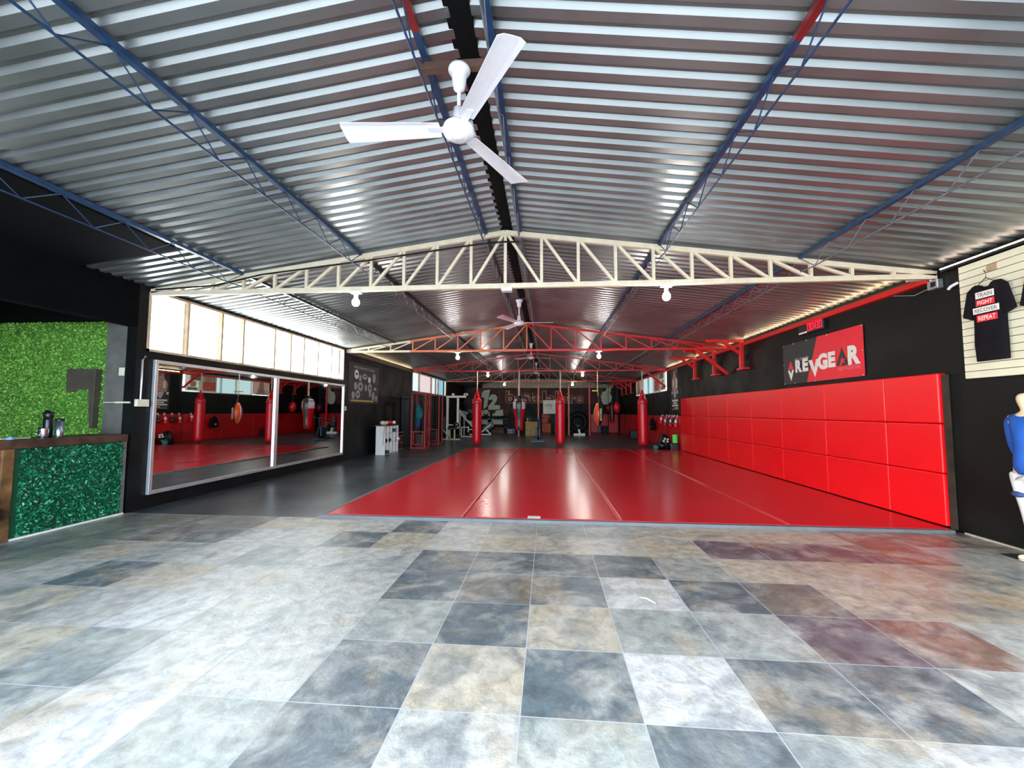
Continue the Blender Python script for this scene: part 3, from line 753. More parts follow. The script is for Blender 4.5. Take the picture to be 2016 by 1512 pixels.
# teardrop bag
x, y = 2.02, 17.0
t = thing('teardrop_bag', 'small orange and black teardrop bag hanging between the middle and right long bags', 'punch bag', (x, y, .8))
prof = [(.001, .8)] + [(.19 * math.sin(PI * (i / 14)) ** .62, .8 + .95 * i / 14) for i in range(1, 14)] + [(.001, 1.75)]
k = MB(); k.lathe(prof, 36, (x, y, 0), mfun=lambda a, z: (1 if .76 < a < .97 else (2 if a > .97 or .50 < a < .56 else 0)))
k.build('body', [ORANGE, BLACKVINYL, WHITEPLAST], t)
k = MB(); k.box(x + .03, x + .11, y - .205, y - .18, 1.02, 1.5); lp = k.build('label_panel', mat('tan_label', (.52, .42, .28), .6), t, bevel=.01)
k = MB(); fn = lambda u, v, d: (x + .09 - v, y - .2055 - d, u); marks(k, 5, fn, 1.05, 0, .42, .042, 0, .001); k.build('lettering', PRINTDARK, lp)
k = MB(); k.tube([(x, y, 1.72), (x, y, 1.95), (x - .03, y, 2.3), (x - .02, y, 2.99)], .017, 8); k.build('hanging_strap', WEB, t)
k = MB(); k.tube([(x + .02, y, 1.73), (x - .02, y, 2.02)], .05, 10, r_end=.02); k.build('top_cone', BLACKVINYL, t)
k = MB(); k.tube([(x - .24, y, 2.2), (x + .0, y, 2.2)], .028, 8); k.build('yellow_clip', YELLOW, t)
k = MB(); k.tube([(x - .0, y, 2.2), (x + .2, y, 2.2)], .012, 8); k.build('crossbar', BLACKSTEEL, t)

# ------------------------------------------------------------------ reception counter with hedge panel
def leaves(k, fn, u0, u1, v0, v1, n, s, dep, nm=3):
    for _ in range(n):
        u = random.uniform(u0, u1); v = random.uniform(v0, v1); d = random.uniform(0, dep)
        c = Vector(fn(u, v, d)); a = Vector((random.gauss(0, 1), random.gauss(0, 1), random.gauss(0, 1))).normalized()
        b = a.cross(Vector((random.gauss(0, 1), random.gauss(0, 1), random.gauss(0, 1)))).normalized(); q = s * random.uniform(.6, 1.3)
        k.add([c - a * q, c + b * q * .45, c + a * q, c - b * q * .45], [(0, 1, 2, 3)], random.randrange(nm))


LEAF = [mat('leaf_deep_green', (.010, .17, .070), .40, namt=.2), mat('leaf_mid_green', (.022, .30, .125), .36, namt=.2), mat('leaf_dark_green', (.004, .075, .032), .5, namt=.2)]
GRASSM = [mat('grass_green', (.25, .50, .065), .5, namt=.2), mat('grass_lime', (.36, .62, .11), .5, namt=.2), mat('grass_deep', (.09, .27, .035), .55, namt=.2)]
t = thing('reception_counter', 'reception counter with a dark wood top and a leafy green front', 'counter', (-5.85, 3.6, 0))
k = MB(); k.box(-6.12, XL - .035, 1.6, 5.20, 0, .955); k.build('cabinet', mat('black_board', 0), t)
k = MB(); k.box(-6.15, XL + .01, 1.55, 5.235, .955, 1.05); k.build('worktop', DARKWOOD, t, bevel=.006)
k = MB(); fn = lambda u, v, d: (XL - .033 + d, u, v)
leaves(k, fn, 4.10, 5.19, .03, .94, 5200, .020, .035); leaves(k, fn, 1.7, 3.88, .03, .94, 4000, .026, .035)
k.box(XL - .0345, XL - .03, 1.7, 5.2, .02, .95, 2); k.build('leaf_panel', LEAF, t)
k = MB(); k.box(XL - .034, XL + .012, 3.93, 4.03, 0, .955); k.build('corner_post', mat('burnt_wood', (.14, .065, .022), .5, nscale=5, namt=.95), t, bevel=.005)
k = MB(); k.box(XL - .034, XL + .005, 4.04, 5.235, 0, .018); k.build('base_strip', WHITEPAINT, t)
k = MB(); k.box(XL - .034, XL - .005, 5.2, 5.235, 0, .955); k.build('end_strip', CONCRETE, t)
# grass wall
t = MB(); fn = lambda u, v, d: (u, 5.418 - d, v)
leaves(t, fn, -8.0, -6.13, .95, 2.62, 17000, .018, .03)
t.box(-8.0, -6.13, 5.41, 5.419, .6, 2.62, 2)
tag(t.build('grass_wall', GRASSM, loc=(-7.05, 5.4, .6)), 'bright green artificial grass panel on the wall behind the counter', 'grass panel')
t = MB(); fn = lambda u, v, d: (u, 5.40 - d, v)
t.prism([(-6.66, 1.94), (-6.66, 1.62), (-6.545, 1.65), (-6.44, 1.665), (-6.32, 1.67), (-6.30, 1.45), (-6.275, 1.12), (-6.235, 1.12), (-6.225, 1.94)], fn, .0, .09)
tag(t.build('wall_emblem', mat('bronze_board', (.075, .060, .042), .6, namt=.2), loc=(-6.4, 5.38, 1.1), bevel=.006), 'dark angular numeral-like wooden emblem mounted on the grass panel', 'emblem')

# things on the counter
def cup(name, x, y, z, prof, m, lab, cat, lid=None):
    t = thing(name, lab, cat, (x, y, z)); k = MB(); k.lathe(prof, 24, (x, y, z)); k.build('body', m, t)
    return t
WT = 1.0505
t = cup('steel_mug', -5.72, 4.37, WT, [(.001, 0), (.036, 0), (.040, .01), (.043, .10), (.044, .115), (.040, .115), (.038, .02), (.001, .02)], STEEL, 'short shiny steel mug on the counter', 'mug')
k = MB(); k.tube([(-5.72, 4.328, WT + .09), (-5.72, 4.295, WT + .085), (-5.72, 4.29, WT + .05), (-5.72, 4.328, WT + .03)], .006, 8); k.build('handle', STEEL, t)
t = cup('steel_tumbler', -5.69, 4.50, WT, [(.001, 0), (.033, 0), (.036, .01), (.042, .19), (.001, .19)], mat('blue_steel_tumbler', (.35, .45, .52), .25, metal=.9, namt=.1), 'tall blue-grey steel tumbler on the counter', 'tumbler')
k = MB(); k.lathe([(.042, .19), (.044, .20), (.04, .215), (.001, .22)], 20, (-5.69, 4.5, WT)); k.build('lid', BLACKVINYL, t)
t = cup('black_bottle', -5.80, 4.47, WT, [(.001, 0), (.040, 0), (.043, .01), (.043, .2), (.036, .225), (.001, .225)], BLACKVINYL, 'black bottle with a round cap behind the steel tumbler', 'bottle')
k = MB(); k.lathe([(.036, .222), (.045, .24), (.045, .28), (.03, .30), (.001, .305)], 20, (-5.80, 4.47, WT)); k.tube([(-5.8, 4.43, WT + .25), (-5.8, 4.41, WT + .28), (-5.8, 4.44, WT + .31), (-5.8, 4.48, WT + .31)], .008, 8); k.build('cap', BLACKVINYL, t)
k = MB(); k.lathe([(.001, 0), (.035, 0), (.033, .01), (.012, .035), (.001, .036)], 16, (-5.70, 4.06, WT)); tag(k.build('small_pot', mat('pale_blue_plastic', (.25, .40, .62), .4), loc=(-5.7, 4.06, WT)), 'small pale blue pot at the near end of the counter', 'pot')
k = MB(); k.box(-5.95, -5.78, 4.05, 4.3, WT, WT + .012); tag(k.build('paper_sheet', mat('cream_paper', (.62, .58, .42), .8), loc=(-5.86, 4.2, WT)), 'cream sheets of paper lying on the counter beside the mug', 'paper')
# switches and conduit by the column
k = MB(); k.box(-5.835, -5.755, 5.273, 5.284, 1.84, 1.95); k.box(-5.81, -5.78, 5.270, 5.274, 1.87, 1.92); tag(k.build('light_switch', mat('ivory_plastic', (.75, .73, .55), .4), loc=(-5.795, 5.28, 1.84), bevel=.004), 'ivory light switch on the grey column', 'switch')
t = thing('socket_box', 'ivory double socket box with conduit on the wall beside the mirror', 'socket', (XL + .02, 5.38, 1.4))
k = MB(); k.box(XL + .002, XL + .045, 5.29, 5.47, 1.42, 1.52); k.build('box', mat('ivory_plastic', 0), t, bevel=.006)
k = MB(); k.tube([(XL + .02, 5.36, 1.52), (XL + .02, 5.36, 2.06), (XL + .02, 5.40, 2.12)], .012, 8); k.build('conduit', ALU, t)
k = MB(); k.bar((-5.64, 5.278, 1.475), (-5.86, 5.278, 1.475), .022, .022); k.bar((-5.86, 5.278, 1.475), (-6.04, 5.278, 1.475), .01, .01); tag(k.build('wire_duct', mat('ivory_plastic', 0), loc=(-5.8, 5.28, 1.47)), 'thin ivory wire duct across the grey column', 'duct')
k = MB(); k.box(XL + .002, XL + .03, 11.25, 11.34, 1.38, 1.5); tag(k.build('wall_socket', mat('ivory_plastic', 0), loc=(XL + .01, 11.3, 1.38), bevel=.004), 'small ivory wall socket at the far end of the mirrors', 'socket')

# ------------------------------------------------------------------ right side: box, slat wall, shirts, mannequin
t = thing('junction_box', 'grey junction box with a bent pipe under the right end of the cream truss', 'junction box', (XR - .03, 5.44, 2.86))
k = MB(); k.box(XR - .07, XR - .002, 5.36, 5.50, 2.86, 2.97); cs = k.build('case', GALV, t, bevel=.006)
k = MB(); k.box(XR - .073, XR - .069, 5.385, 5.45, 2.885, 2.945); k.build('cover_plate', BLACKVINYL, cs)
k = MB(); k.tube([(XR - .04, 5.47, 2.97), (XR - .06, 5.48, 3.01), (XR - .14, 5.5, 3.00), (XR - .3, 5.5, 2.985)], .014, 8); k.build('pipe', ALU, t)
k = MB(); k.tube([(XR - .02, 5.5, 2.9), (XR - .012, 5.75, 2.87), (XR - .012, 6.1, 2.96)], .005, 6); tag(k.build('electric_wire', ALU, loc=(XR - .012, 5.8, 2.87)), 'thin pale wire sagging from the grey junction box along the right wall', 'wire')
SLX = XR - .035
t = thing('slat_panel', 'cream slatted display panel behind the black shirts', 'display panel', (XR - .02, 3.7, 1.75))
k = MB(); k.box(SLX, XR - .002, 2.2, 5.12, 1.745, 3.02); k.build('backing', mat('slat_groove', (.16, .12, .09), .6), t)
k = MB(); nsl = 16; sh_ = (3.02 - 1.745) / nsl
for i in range(nsl): k.box(SLX - .014, SLX, 2.2, 5.12, 1.745 + i * sh_ + .004, 1.745 + (i + 1) * sh_ - .004)
k.build('slats', mat('cream_slat', (.74, .72, .56), .5, namt=.04), t)
def tee(y0, label, printed):
    """shirt hung flat against the panel; y0 = centre"""
    xs = SLX - .045
    t = thing('tshirt', label, 'shirt', (xs, y0, 1.92), 'black shirts on the slatted panel')
    k = MB(); rows = [(1.92, .165), (2.1, .168), (2.3, .165), (2.42, .168), (2.52, .185), (2.62, .2), (2.70, .185), (2.745, .13)]
    N = 9; front = []; back = []
    for z, hw in rows:
        for j in range(N):
            a = -1 + 2 * j / (N - 1); bul = .028 * math.sqrt(max(0, 1 - a * a)) + .006 * math.sin(a * 9 + z * 14)
            zz = z - (.055 * max(0, 1 - (a * hw / .075) ** 2) if z > 2.74 else 0)
            front.append((xs - bul, y0 + a * hw, zz)); back.append((xs + .012, y0 + a * hw, zz))
    n = len(front); fs = []
    for i in range(len(rows) - 1):
        for j in range(N - 1):
            q = i * N + j; fs.append((q, q + 1, q + N + 1, q + N)); fs.append((n + q, n + q + N, n + q + N + 1, n + q + 1))
        for j in (0, N - 1): q = i * N + j; fs.append((q, q + N, n + q + N, n + q))
    k.add(front + back, fs, 0, True); bd = k.build('body', BLACKCLOTH, t)
    for s in (-1, 1):
        k = MB(); k.prism([(y0 + s * .125, 2.745), (y0 + s * .20, 2.69), (y0 + s * .265, 2.42), (y0 + s * .165, 2.375), (y0 + s * .155, 2.50)], lambda u, v, d: (xs - d, u, v), -.012, .022); k.build('sleeve', BLACKCLOTH, t, bevel=.009)
    k = MB(); k.tube([(xs - .008, y0 - .14, 2.70), (xs - .008, y0, 2.80), (xs - .008, y0 + .14, 2.70)], .005, 6); k.tube([(xs - .008, y0, 2.80), (xs - .008, y0, 2.86), (xs - .004, y0 + .02, 2.885), (xs + .02, y0 + .035, 2.87)], .004, 6); k.build('hanger', mat('brown_plastic', (.10, .06, .04), .4), t)
    if printed:
        fn = lambda u, v, d: (xs - .036 - d, y0 - u, v)
        bars = [(-.09, .10, 2.585, 2.655, 0, 'TRAIN', 2), (-.09, .10, 2.505, 2.572, 1, 'FIGHT', 0), (-.125, .14, 2.425, 2.492, 0, 'RECOVER', 2), (-.09, .12, 2.335, 2.408, 1, 'REPEAT', 0)]
        k = MB()
        for (u0, u1, v0, v1, m_, s_, tm) in bars:
            k.prism([(u0, v0), (u1, v0), (u1, v1), (u0, v1)], fn, 0, .002, m_)
            txt(k, s_, fn, u0 + .018, v0 + .013, (u1 - u0) - .036, v1 - v0 - .026, .002, .003, tm, .012)
        k.build('print', [PRINTWHITE, PRINTRED, PRINTGREY], bd)
    return t
tee(4.79, 'black shirt with TRAIN FIGHT RECOVER REPEAT print on the slatted panel', True)
tee(4.22, 'plain black shirt at the edge, nearer the camera on the slatted panel', False)
k = MB(); k.tube([(SLX - .015, 4.76, 2.90), (SLX - .06, 4.76, 2.88), (SLX - .07, 4.76, 2.90)], .006, 6); k.box(SLX - .02, SLX - .014, 4.71, 4.81, 2.865, 2.935); tag(k.build('display_hook', mat('tan_metal', (.42, .30, .18), .5), loc=(SLX - .03, 4.76, 2.88)), 'small tan hook on the slatted panel above the printed shirt', 'hook')
k = MB(); k.tube([(XR - .02, 5.16, 2.86), (XR - .05, 5.22, 2.83), (XR - .04, 5.26, 2.81)], .016, 8); tag(k.build('wall_hook', WHITEPLAST, loc=(XR - .03, 5.2, 2.82)), 'small white hook on the black wall left of the slatted panel', 'hook')

# mannequin, seen from its right side, partly past the edge of the picture
def skin(name, nodes, edges, m, parent, sub=2):
    off = Vector(parent['_o']); me = bpy.data.meshes.new(name); me.from_pydata([Vector(n[0]) - off for n in nodes], edges, []); me.materials.append(m)
    o = bpy.data.objects.new(name, me); C.objects.link(o); o.parent = parent
    sk = o.modifiers.new('skin', 'SKIN'); sk.use_smooth_shade = True
    for v, n in zip(me.skin_vertices[0].data, nodes): v.radius = n[1]
    me.skin_vertices[0].data[0].use_root = True
    s = o.modifiers.new('sub', 'SUBSURF'); s.levels = sub; s.render_levels = sub
    return o
mx, my = 4.50, 4.36
t = thing('shop_mannequin', 'cream faceless mannequin in a blue rash guard and white leggings by the right wall', 'mannequin', (mx, my, 0))
nodes = [((mx, my, .80), (.12, .10)), ((mx, my, 1.0), (.10, .09)), ((mx, my, 1.2), (.125, .10)), ((mx, my, 1.30), (.10, .08)), ((mx, my, 1.385), (.045, .045)), ((mx - .01, my, 1.43), (.05, .05)), ((mx - .015, my, 1.50), (.078, .07)), ((mx - .01, my, 1.56), (.055, .05)),
         ((mx, my + .085, .74), (.085, .08)), ((mx + .01, my + .05, .44), (.055, .055)), ((mx + .02, my + .03, .10), (.035, .038)), ((mx - .03, my + .04, .035), (.03, .03)), ((mx - .13, my + .05, .025), (.022, .022)),
         ((mx, my - .10, .74), (.085, .085)), ((mx - .01, my - .11, .44), (.055, .06)), ((mx + .01, my - .12, .10), (.035, .038)), ((mx - .04, my - .13, .035), (.03, .03)), ((mx - .14, my - .14, .025), (.022, .022)),
         ((mx, my + .155, 1.29), (.05, .05)), ((mx + .03, my + .165, 1.05), (.038, .038)), ((mx + .06, my + .13, .88), (.026, .026)), ((mx + .06, my + .10, .82), (.02, .02)),
         ((mx, my - .155, 1.29), (.05, .05)), ((mx + .02, my - .20, 1.05), (.038, .038)), ((mx - .02, my - .20, .83), (.028, .028)), ((mx - .03, my - .2, .74), (.02, .03))]
edges = [(0, 1), (1, 2), (2, 3), (3, 4), (4, 5), (5, 6), (6, 7), (0, 8), (8, 9), (9, 10), (10, 11), (11, 12), (0, 13), (13, 14), (14, 15), (15, 16), (16, 17), (3, 18), (18, 19), (19, 20), (20, 21), (3, 22), (22, 23), (23, 24), (24, 25)]
skin('body', nodes, edges, SKINTONE, t)
g_ = .012
def grow(ix, e, extra=0): return [(nodes[i][0], tuple(q + g_ + extra for q in nodes[i][1])) for i in ix], e
ns, es = grow([0, 1, 2, 3, 18, 19, 20, 22, 23, 24], [(0, 1), (1, 2), (2, 3), (3, 4), (4, 5), (5, 6), (3, 7), (7, 8), (8, 9)]); ns[0] = ((mx, my, .74), (.165, .155)); ns[3] = ((mx, my, 1.32), (.09, .08))
skin('rash_guard', ns, es, BLUECLOTH, t)
ns, es = grow([0, 8, 9, 10, 13, 14, 15], [(0, 1), (1, 2), (2, 3), (0, 4), (4, 5), (5, 6)]); ns[0] = ((mx, my, .90), (.125, .12))
skin('leggings', ns, es, WHITECLOTH, t)
k = MB(); k.ball((mx - .02, my + .115, 1.33), .05, 12, sx=.5, sy=1, sz=.35); k.build('chest_print', WHITECLOTH, t)
k = MB(); k.ball((mx - .05, my + .075, .60), .07, 12, sx=.75, sy=.9, sz=.45); k.build('thigh_print', mat('navy_print', (.02, .05, .18), .6), t)
k = MB(); k.box(mx - .16, mx + .1, my - .2, my + .2, .0, .012); k.build('base_plate', STEEL, t)

# ------------------------------------------------------------------ glove cubby on the left
cx0, cx1, cy0, cy1 = -5.36, -5.06, 12.9, 14.08
t = thing('cubby_shelf', 'white wooden cubby shelf holding gloves against the left wall', 'shelf', ((cx0 + cx1) / 2, (cy0 + cy1) / 2, 0))
k = MB(); k.box(cx0, cx1, cy0, cy0 + .03, 0, .90); k.build('end_panel', WHITEPAINT, t)
k = MB(); k.box(cx0, cx1, cy1 - .03, cy1, 0, .90); k.build('end_panel', WHITEPAINT, t)
k = MB(); k.box(cx0 - .0, cx0 + .015, cy0 + .03, cy1 - .03, 0, .90); k.build('back_panel', WHITEPAINT, t)
k = MB(); k.box(cx0 - .06, cx1 + .04, cy0 - .04, cy1 + .05, .90, .93); k.build('top_board', mat('dark_board', (.035, .025, .02), .5), t)
for i in range(1, 4):
    yy = cy0 + (cy1 - cy0) * i / 4; k = MB(); k.box(cx0 + .015, cx1, yy - .012, yy + .012, .03, .90); k.build('divider', WHITEPAINT, t)
for z in (0, .36, .66):
    k = MB(); k.box(cx0 + .015, cx1 - .01, cy0 + .03, cy1 - .03, z, z + .018); k.build('shelf_board', WHITEPAINT, t)
def glove(x, y, z, m, label, rz=0, cuffm=None, hang=False):
    t = thing('boxing_glove', label, 'boxing glove', (0, 0, 0), 'boxing gloves')
    t.location = (x, y, z); t.rotation_euler = (PI / 2 if hang else 0, 0, rz)
    t['_o'] = (0, 0, 0)
    k = MB(); k.lathe([(.001, -.11), (.05, -.10), (.068, -.06), (.07, 0), (.058, .05), (.045, .08)], 14, (0, 0, .07), Matrix.Rotation(PI / 2, 3, 'Y'), sx=.95); k.ball((-.03, .07, .075), .035, 10, sx=1.5); k.build('mitt', m, t)
    k = MB(); k.lathe([(.046, .075), (.05, .09), (.052, .15), (.048, .165), (.02, .165)], 14, (0, 0, .07), Matrix.Rotation(PI / 2, 3, 'Y')); k.build('cuff', cuffm or m, t)
    return t
glove(-5.16, 13.0, .93, mat('off_white_leather', (.72, .66, .50), .5), 'off-white boxing glove on top of the cubby shelf, near end', 1.2)
glove(-5.18, 13.32, .93, mat('brown_leather', (.25, .13, .07), .5), 'brown boxing glove lying between the white and red gloves', 2.4, BLACKVINYL)
glove(-5.15, 13.55, .93, BAGRED, 'red boxing glove with a white cuff on the cubby shelf', .5, WHITEPLAST)
glove(-5.22, 13.78, .93, mat('deep_red_leather', (.45, .01, .015), .4), 'dark red boxing glove at the far end of the cubby top', 2.0)
glove(-5.15, 13.04, .378, BLACKVINYL, 'black boxing glove in the middle compartment nearest the camera', 3.0)
glove(-5.15, 13.63, .678, BLACKVINYL, 'black boxing glove in the upper third compartment of the cubby', .3)
glove(-5.14, 13.33, .378, BLACKVINYL, 'black boxing glove in the second middle compartment of the cubby', 2.7)
glove(-5.15, 13.92, .378, mat('red_white_leather', (.65, .05, .06), .4), 'red and white glove in the last middle compartment of the cubby', .4, WHITEPLAST)
glove(-5.15, 13.04, .018, BLACKVINYL, 'black boxing glove in the bottom compartment of the cubby', .2)
k = MB(); k.tube([(-5.045, 12.93, .947), (-5.06, 12.845, .945), (-5.07, 12.838, .90), (-5.10, 12.872, .6), (-5.12, 12.874, .3)], .014, 8); tag(k.build('hand_wrap', mat('beige_cotton', (.55, .50, .36), .9), loc=(-5.12, 12.87, .3)), 'beige hand wrap dangling over the end of the cubby shelf', 'hand wrap')

# low red rack by the wall
t = thing('low_rack', 'low dark red rack with pale rails on the floor behind the cubby shelf', 'rack', (-5.4, 14.75, 0))
k = MB(); k.box(-5.55, -5.28, 14.2, 15.1, .02, .22); k.build('lower_board', DARKRED, t)
k = MB(); k.box(-5.55, -5.28, 14.2, 15.1, .28, .46); k.build('upper_board', DARKRED, t)
for z in (0, .235, .475, .60): k = MB(); k.bar((-5.27, 14.2, z + .012), (-5.27, 15.1, z + .012), .03, .022); k.build('rail', ALU, t)
for y_ in (14.22, 15.08): k = MB(); k.bar((-5.53, y_, 0), (-5.53, y_, .62), .03, .03); k.bar((-5.27, y_, 0), (-5.27, y_, .62), .02, .02); k.build('post', BLACKSTEEL, t)
k = MB(); fn = lambda u, v, d: (-5.279 + d, u, v); marks(k, 3, fn, 14.55, .31, .35, .12, 0, .002); k.build('lettering', PRINTWHITE, t)

# red cable towers
def tower(x0, x1, y0, y1, label, h=2.06):
    t = thing('cable_tower', label, 'exercise machine', ((x0 + x1) / 2, (y0 + y1) / 2, 0), 'red cable machine towers')
    w = .05
    for (a, b) in ((x0, y0), (x1, y0), (x0, y1), (x1, y1)): k = MB(); k.bar((a, b, 0), (a, b, h), w, w); k.build('upright', mat('shaded_red_paint', (.34, .022, .018), .5, namt=.3) if a == x1 or b == y0 else DARKRED, t)  # red darkened to carry the shade; rear wall-side upright darker still
    for z in (.03, h - .02):
        k = MB()
        for a, b in (((x0, y0), (x1, y0)), ((x1, y0), (x1, y1)), ((x1, y1), (x0, y1)), ((x0, y1), (x0, y0))): k.bar((a[0], a[1], z), (b[0], b[1], z), w * .9, w * .9)
        k.build('ring_frame', mat('shaded_red_paint', 0), t)
    k = MB(); k.bar((x0, y0, .62), (x1, y0, .62), .045, .045); k.bar((x0 + .08, y0, .14), (x0 + .08, y0, .62), .035, .035); k.bar((x1 - .08, y0, .14), (x1 - .08, y0, .62), .035, .035); k.bar((x0 + .08, y0, .16), (x1 - .08, y0, .16), .035, .035); k.build('guard_frame', mat('shaded_red_paint', 0), t)
    ym = (y0 + y1) / 2; xm = (x0 + x1) / 2
    for dx in (-.08, .08): k = MB(); k.tube([(xm + dx, ym, .05), (xm + dx, ym, h - .05)], .012, 8); k.build('guide_rod', BLACKSTEEL, t)
    k = MB()
    for i in range(9): k.box(xm - .13, xm + .13, ym - .07, ym + .07, .07 + i * .05, .115 + i * .05)
    k.build('weight_stack', BLACKSTEEL, t)
    k = MB(); k.lathe([(.001, -.015), (.06, -.015), (.05, 0), (.06, .015), (.001, .015)], 16, (xm, y0 + .06, h - .12), Matrix.Rotation(PI / 2, 3, 'Y')); k.build('pulley', BLACKSTEEL, t)
    return t
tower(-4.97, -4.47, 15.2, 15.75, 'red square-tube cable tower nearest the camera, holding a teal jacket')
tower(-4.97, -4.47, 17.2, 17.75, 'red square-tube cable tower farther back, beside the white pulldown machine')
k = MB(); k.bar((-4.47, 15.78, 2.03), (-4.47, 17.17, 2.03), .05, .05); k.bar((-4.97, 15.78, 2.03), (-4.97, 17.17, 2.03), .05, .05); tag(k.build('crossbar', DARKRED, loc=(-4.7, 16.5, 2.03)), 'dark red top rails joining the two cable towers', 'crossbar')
k = MB(); k.box(-5.57, -5.53, 15.8, 17.15, .02, 1.95); tag(k.build('dark_board', mat('navy_board', (.010, .018, .028), .5), loc=(-5.55, 16.4, 0)), 'tall dark blue board on the left wall between the cable towers', 'board')
t = thing('jacket', 'teal and blue jacket hanging inside the nearest red cable tower', 'jacket', (-4.78, 15.3, .85))
k = MB(); x, y = -4.76, 15.32
k.lathe([(.001, 1.62), (.05, 1.6), (.10, 1.5), (.115, 1.25), (.10, 1.08)], 14, (x, y, 0), sx=1, sy=.45); k.build('torso', TEALCLOTH, t)
k = MB(); k.lathe([(.10, 1.08), (.105, .95), (.09, .8), (.001, .76)], 14, (x - .02, y, 0), sx=1, sy=.45); k.build('hem', mat('deep_blue_cloth', (.006, .055, .13), .85, namt=.3), t)
k = MB(); k.tube([(x + .09, y, 1.48), (x + .14, y, 1.3), (x + .11, y, 1.12)], .035, 8); k.build('sleeve', TEALCLOTH, t)
k = MB(); k.tube([(x, y, 1.6), (x, y, 1.68), (x + .02, y, 1.7)], .012, 6); k.build('hook', STEEL, t)

# lat pulldown
t = thing('lat_pulldown', 'white lat pulldown machine with a black seat by the left wall', 'exercise machine', (-4.6, 20.2, 0))
for (x, nm) in ((-4.83, 0), (-4.32, .55)):
    k = MB(); k.bar((x, 20.2, nm), (x, 20.2, 2.06), .10, .10); k.build('upright', GYMWHITE, t, bevel=.006)
k = MB(); k.bar((-4.9, 20.2, 2.08), (-3.93, 20.2, 2.08), .1, .1); k.build('top_beam', GYMWHITE, t, bevel=.006)
for x in (-4.56, -3.98, -3.90): k = MB(); k.lathe([(.001, -.03), (.07, -.03), (.055, 0), (.07, .03), (.001, .03)], 18, (x, 20.2, 2.19), Matrix.Rotation(PI / 2, 3, 'X')); k.build('pulley', GYMWHITE, t)
k = MB(); k.tube([(-4.3, 20.2, .7), (-4.83, 20.2, .72)], .03, 8); k.build('seat_tube', GYMWHITE, t)
k = MB(); k.box(-4.78, -4.36, 20.0, 20.35, .50, .60); k.build('seat', BLACKVINYL, t, bevel=.02)
k = MB(); k.box(-5.02, -4.92, 19.98, 20.38, .5, 1.1); k.build('back_pad', BLACKVINYL, t, bevel=.02)
k = MB(); k.lathe([(.001, -.16), (.11, -.16), (.13, -.14), (.13, .14), (.11, .16), (.001, .16)], 20, (-4.38, 20.15, .72), Matrix.Rotation(PI / 2, 3, 'X')); k.build('thigh_roller', BLACKVINYL, t)
k = MB(); k.lathe([(.10, -.165), (.142, -.16), (.142, -.12), (.12, -.12)], 20, (-4.38, 20.15, .72), Matrix.Rotation(PI / 2, 3, 'X')); k.lathe([(.001, -.163), (.1, -.165)], 20, (-4.38, 20.15, .72), Matrix.Rotation(PI / 2, 3, 'X'), m=1); k.build('roller_rim', [GYMWHITE, mat('brown_foam', (.18, .10, .06), .7)], t)
k = MB(); k.bar((-5.1, 20.1, .62), (-4.68, 20.1, .05), .06, .05); k.bar((-4.70, 20.1, .0), (-4.70, 20.1, .5), .1, .06); k.bar((-4.45, 20.1, .0), (-4.45, 20.1, .5), .07, .06); k.bar((-5.1, 20.2, .03), (-4.2, 20.2, .03), .06, .06); k.build('base_frame', mat('yellowed_enamel', (.50, .46, .27), .45), t)
k = MB(); k.tube([(-4.94, 20.2, 2.1), (-4.9, 20.25, 2.55), (-4.93, 20.3, 3.0)], .008, 6); k.build('cable', GREYSTEEL, t)
k = MB(); k.tube([(-3.92, 20.2, 2.1), (-3.93, 20.2, 1.9), (-4.05, 20.2, 1.72)], .008, 6); k.build('pull_cord', GREYSTEEL, t)

# leg press
t = thing('leg_press', 'white leg press machine with slanted rails behind the left punch bag', 'exercise machine', (-4.1, 23.6, 0))
for yy in (23.3, 23.9):
    k = MB(); k.bar((-5.0, yy, 1.44), (-3.75, yy, .10), .07, .07, up=(0, 1, 0)); k.build('slanted_rail', GYMWHITE, t)
    k = MB(); k.tube([(-4.72, yy + .1, 1.40), (-3.85, yy + .1, .45)], .025, 8); k.build('guide_rod', STEEL, t)
for x, z in ((-4.85, 1.25), (-4.62, .98)): k = MB(); k.bar((x, 23.3, .04), (x, 23.3, z), .07, .07, up=(0, 1, 0)); k.build('upright', mat('yellowed_enamel', 0), t)
k = MB(); k.lathe([(.001, -.08), (.21, -.08), (.22, -.05), (.22, .05), (.21, .08), (.001, .08)], 24, (-4.25, 23.15, 1.08), Matrix.Rotation(PI / 2, 3, 'X')); k.build('weight_plate', BLACKRUB, t)
k = MB(); k.bar((-4.4, 23.2, 1.33), (-4.0, 23.2, 1.33), .04, .3); k.build('sled', BLACKVINYL, t)
k = MB(); k.bar((-4.3, 23.3, .10), (-3.1, 23.3, .10), .07, .07); k.bar((-3.1, 23.3, .10), (-3.42, 23.3, .42), .07, .07, up=(0, 1, 0)); k.bar((-3.62, 23.3, .24), (-3.12, 23.3, .66), .07, .07, up=(0, 1, 0)); k.build('front_frame', GYMWHITE, t)
k = MB(); k.bar((-3.55, 23.6, .34), (-3.05, 23.6, .72), .3, .07, up=(0, 1, 0)); k.build('seat_back', BLACKVINYL, t)
k = MB(); k.bar((-4.62, 22.6, .52), (-4.25, 22.6, .52), .05, .05); k.bar((-4.25, 22.6, .25), (-4.25, 22.6, .56), .06, .06); k.bar((-4.2, 22.6, .40), (-3.85, 22.6, .40), .05, .05); k.bar((-4.6, 22.5, .03), (-3.85, 22.5, .03), .05, .05); k.bar((-4.62, 22.6, .0), (-4.62, 22.6, .52), .05, .05); k.build('plate_pegs', GYMWHITE, t)

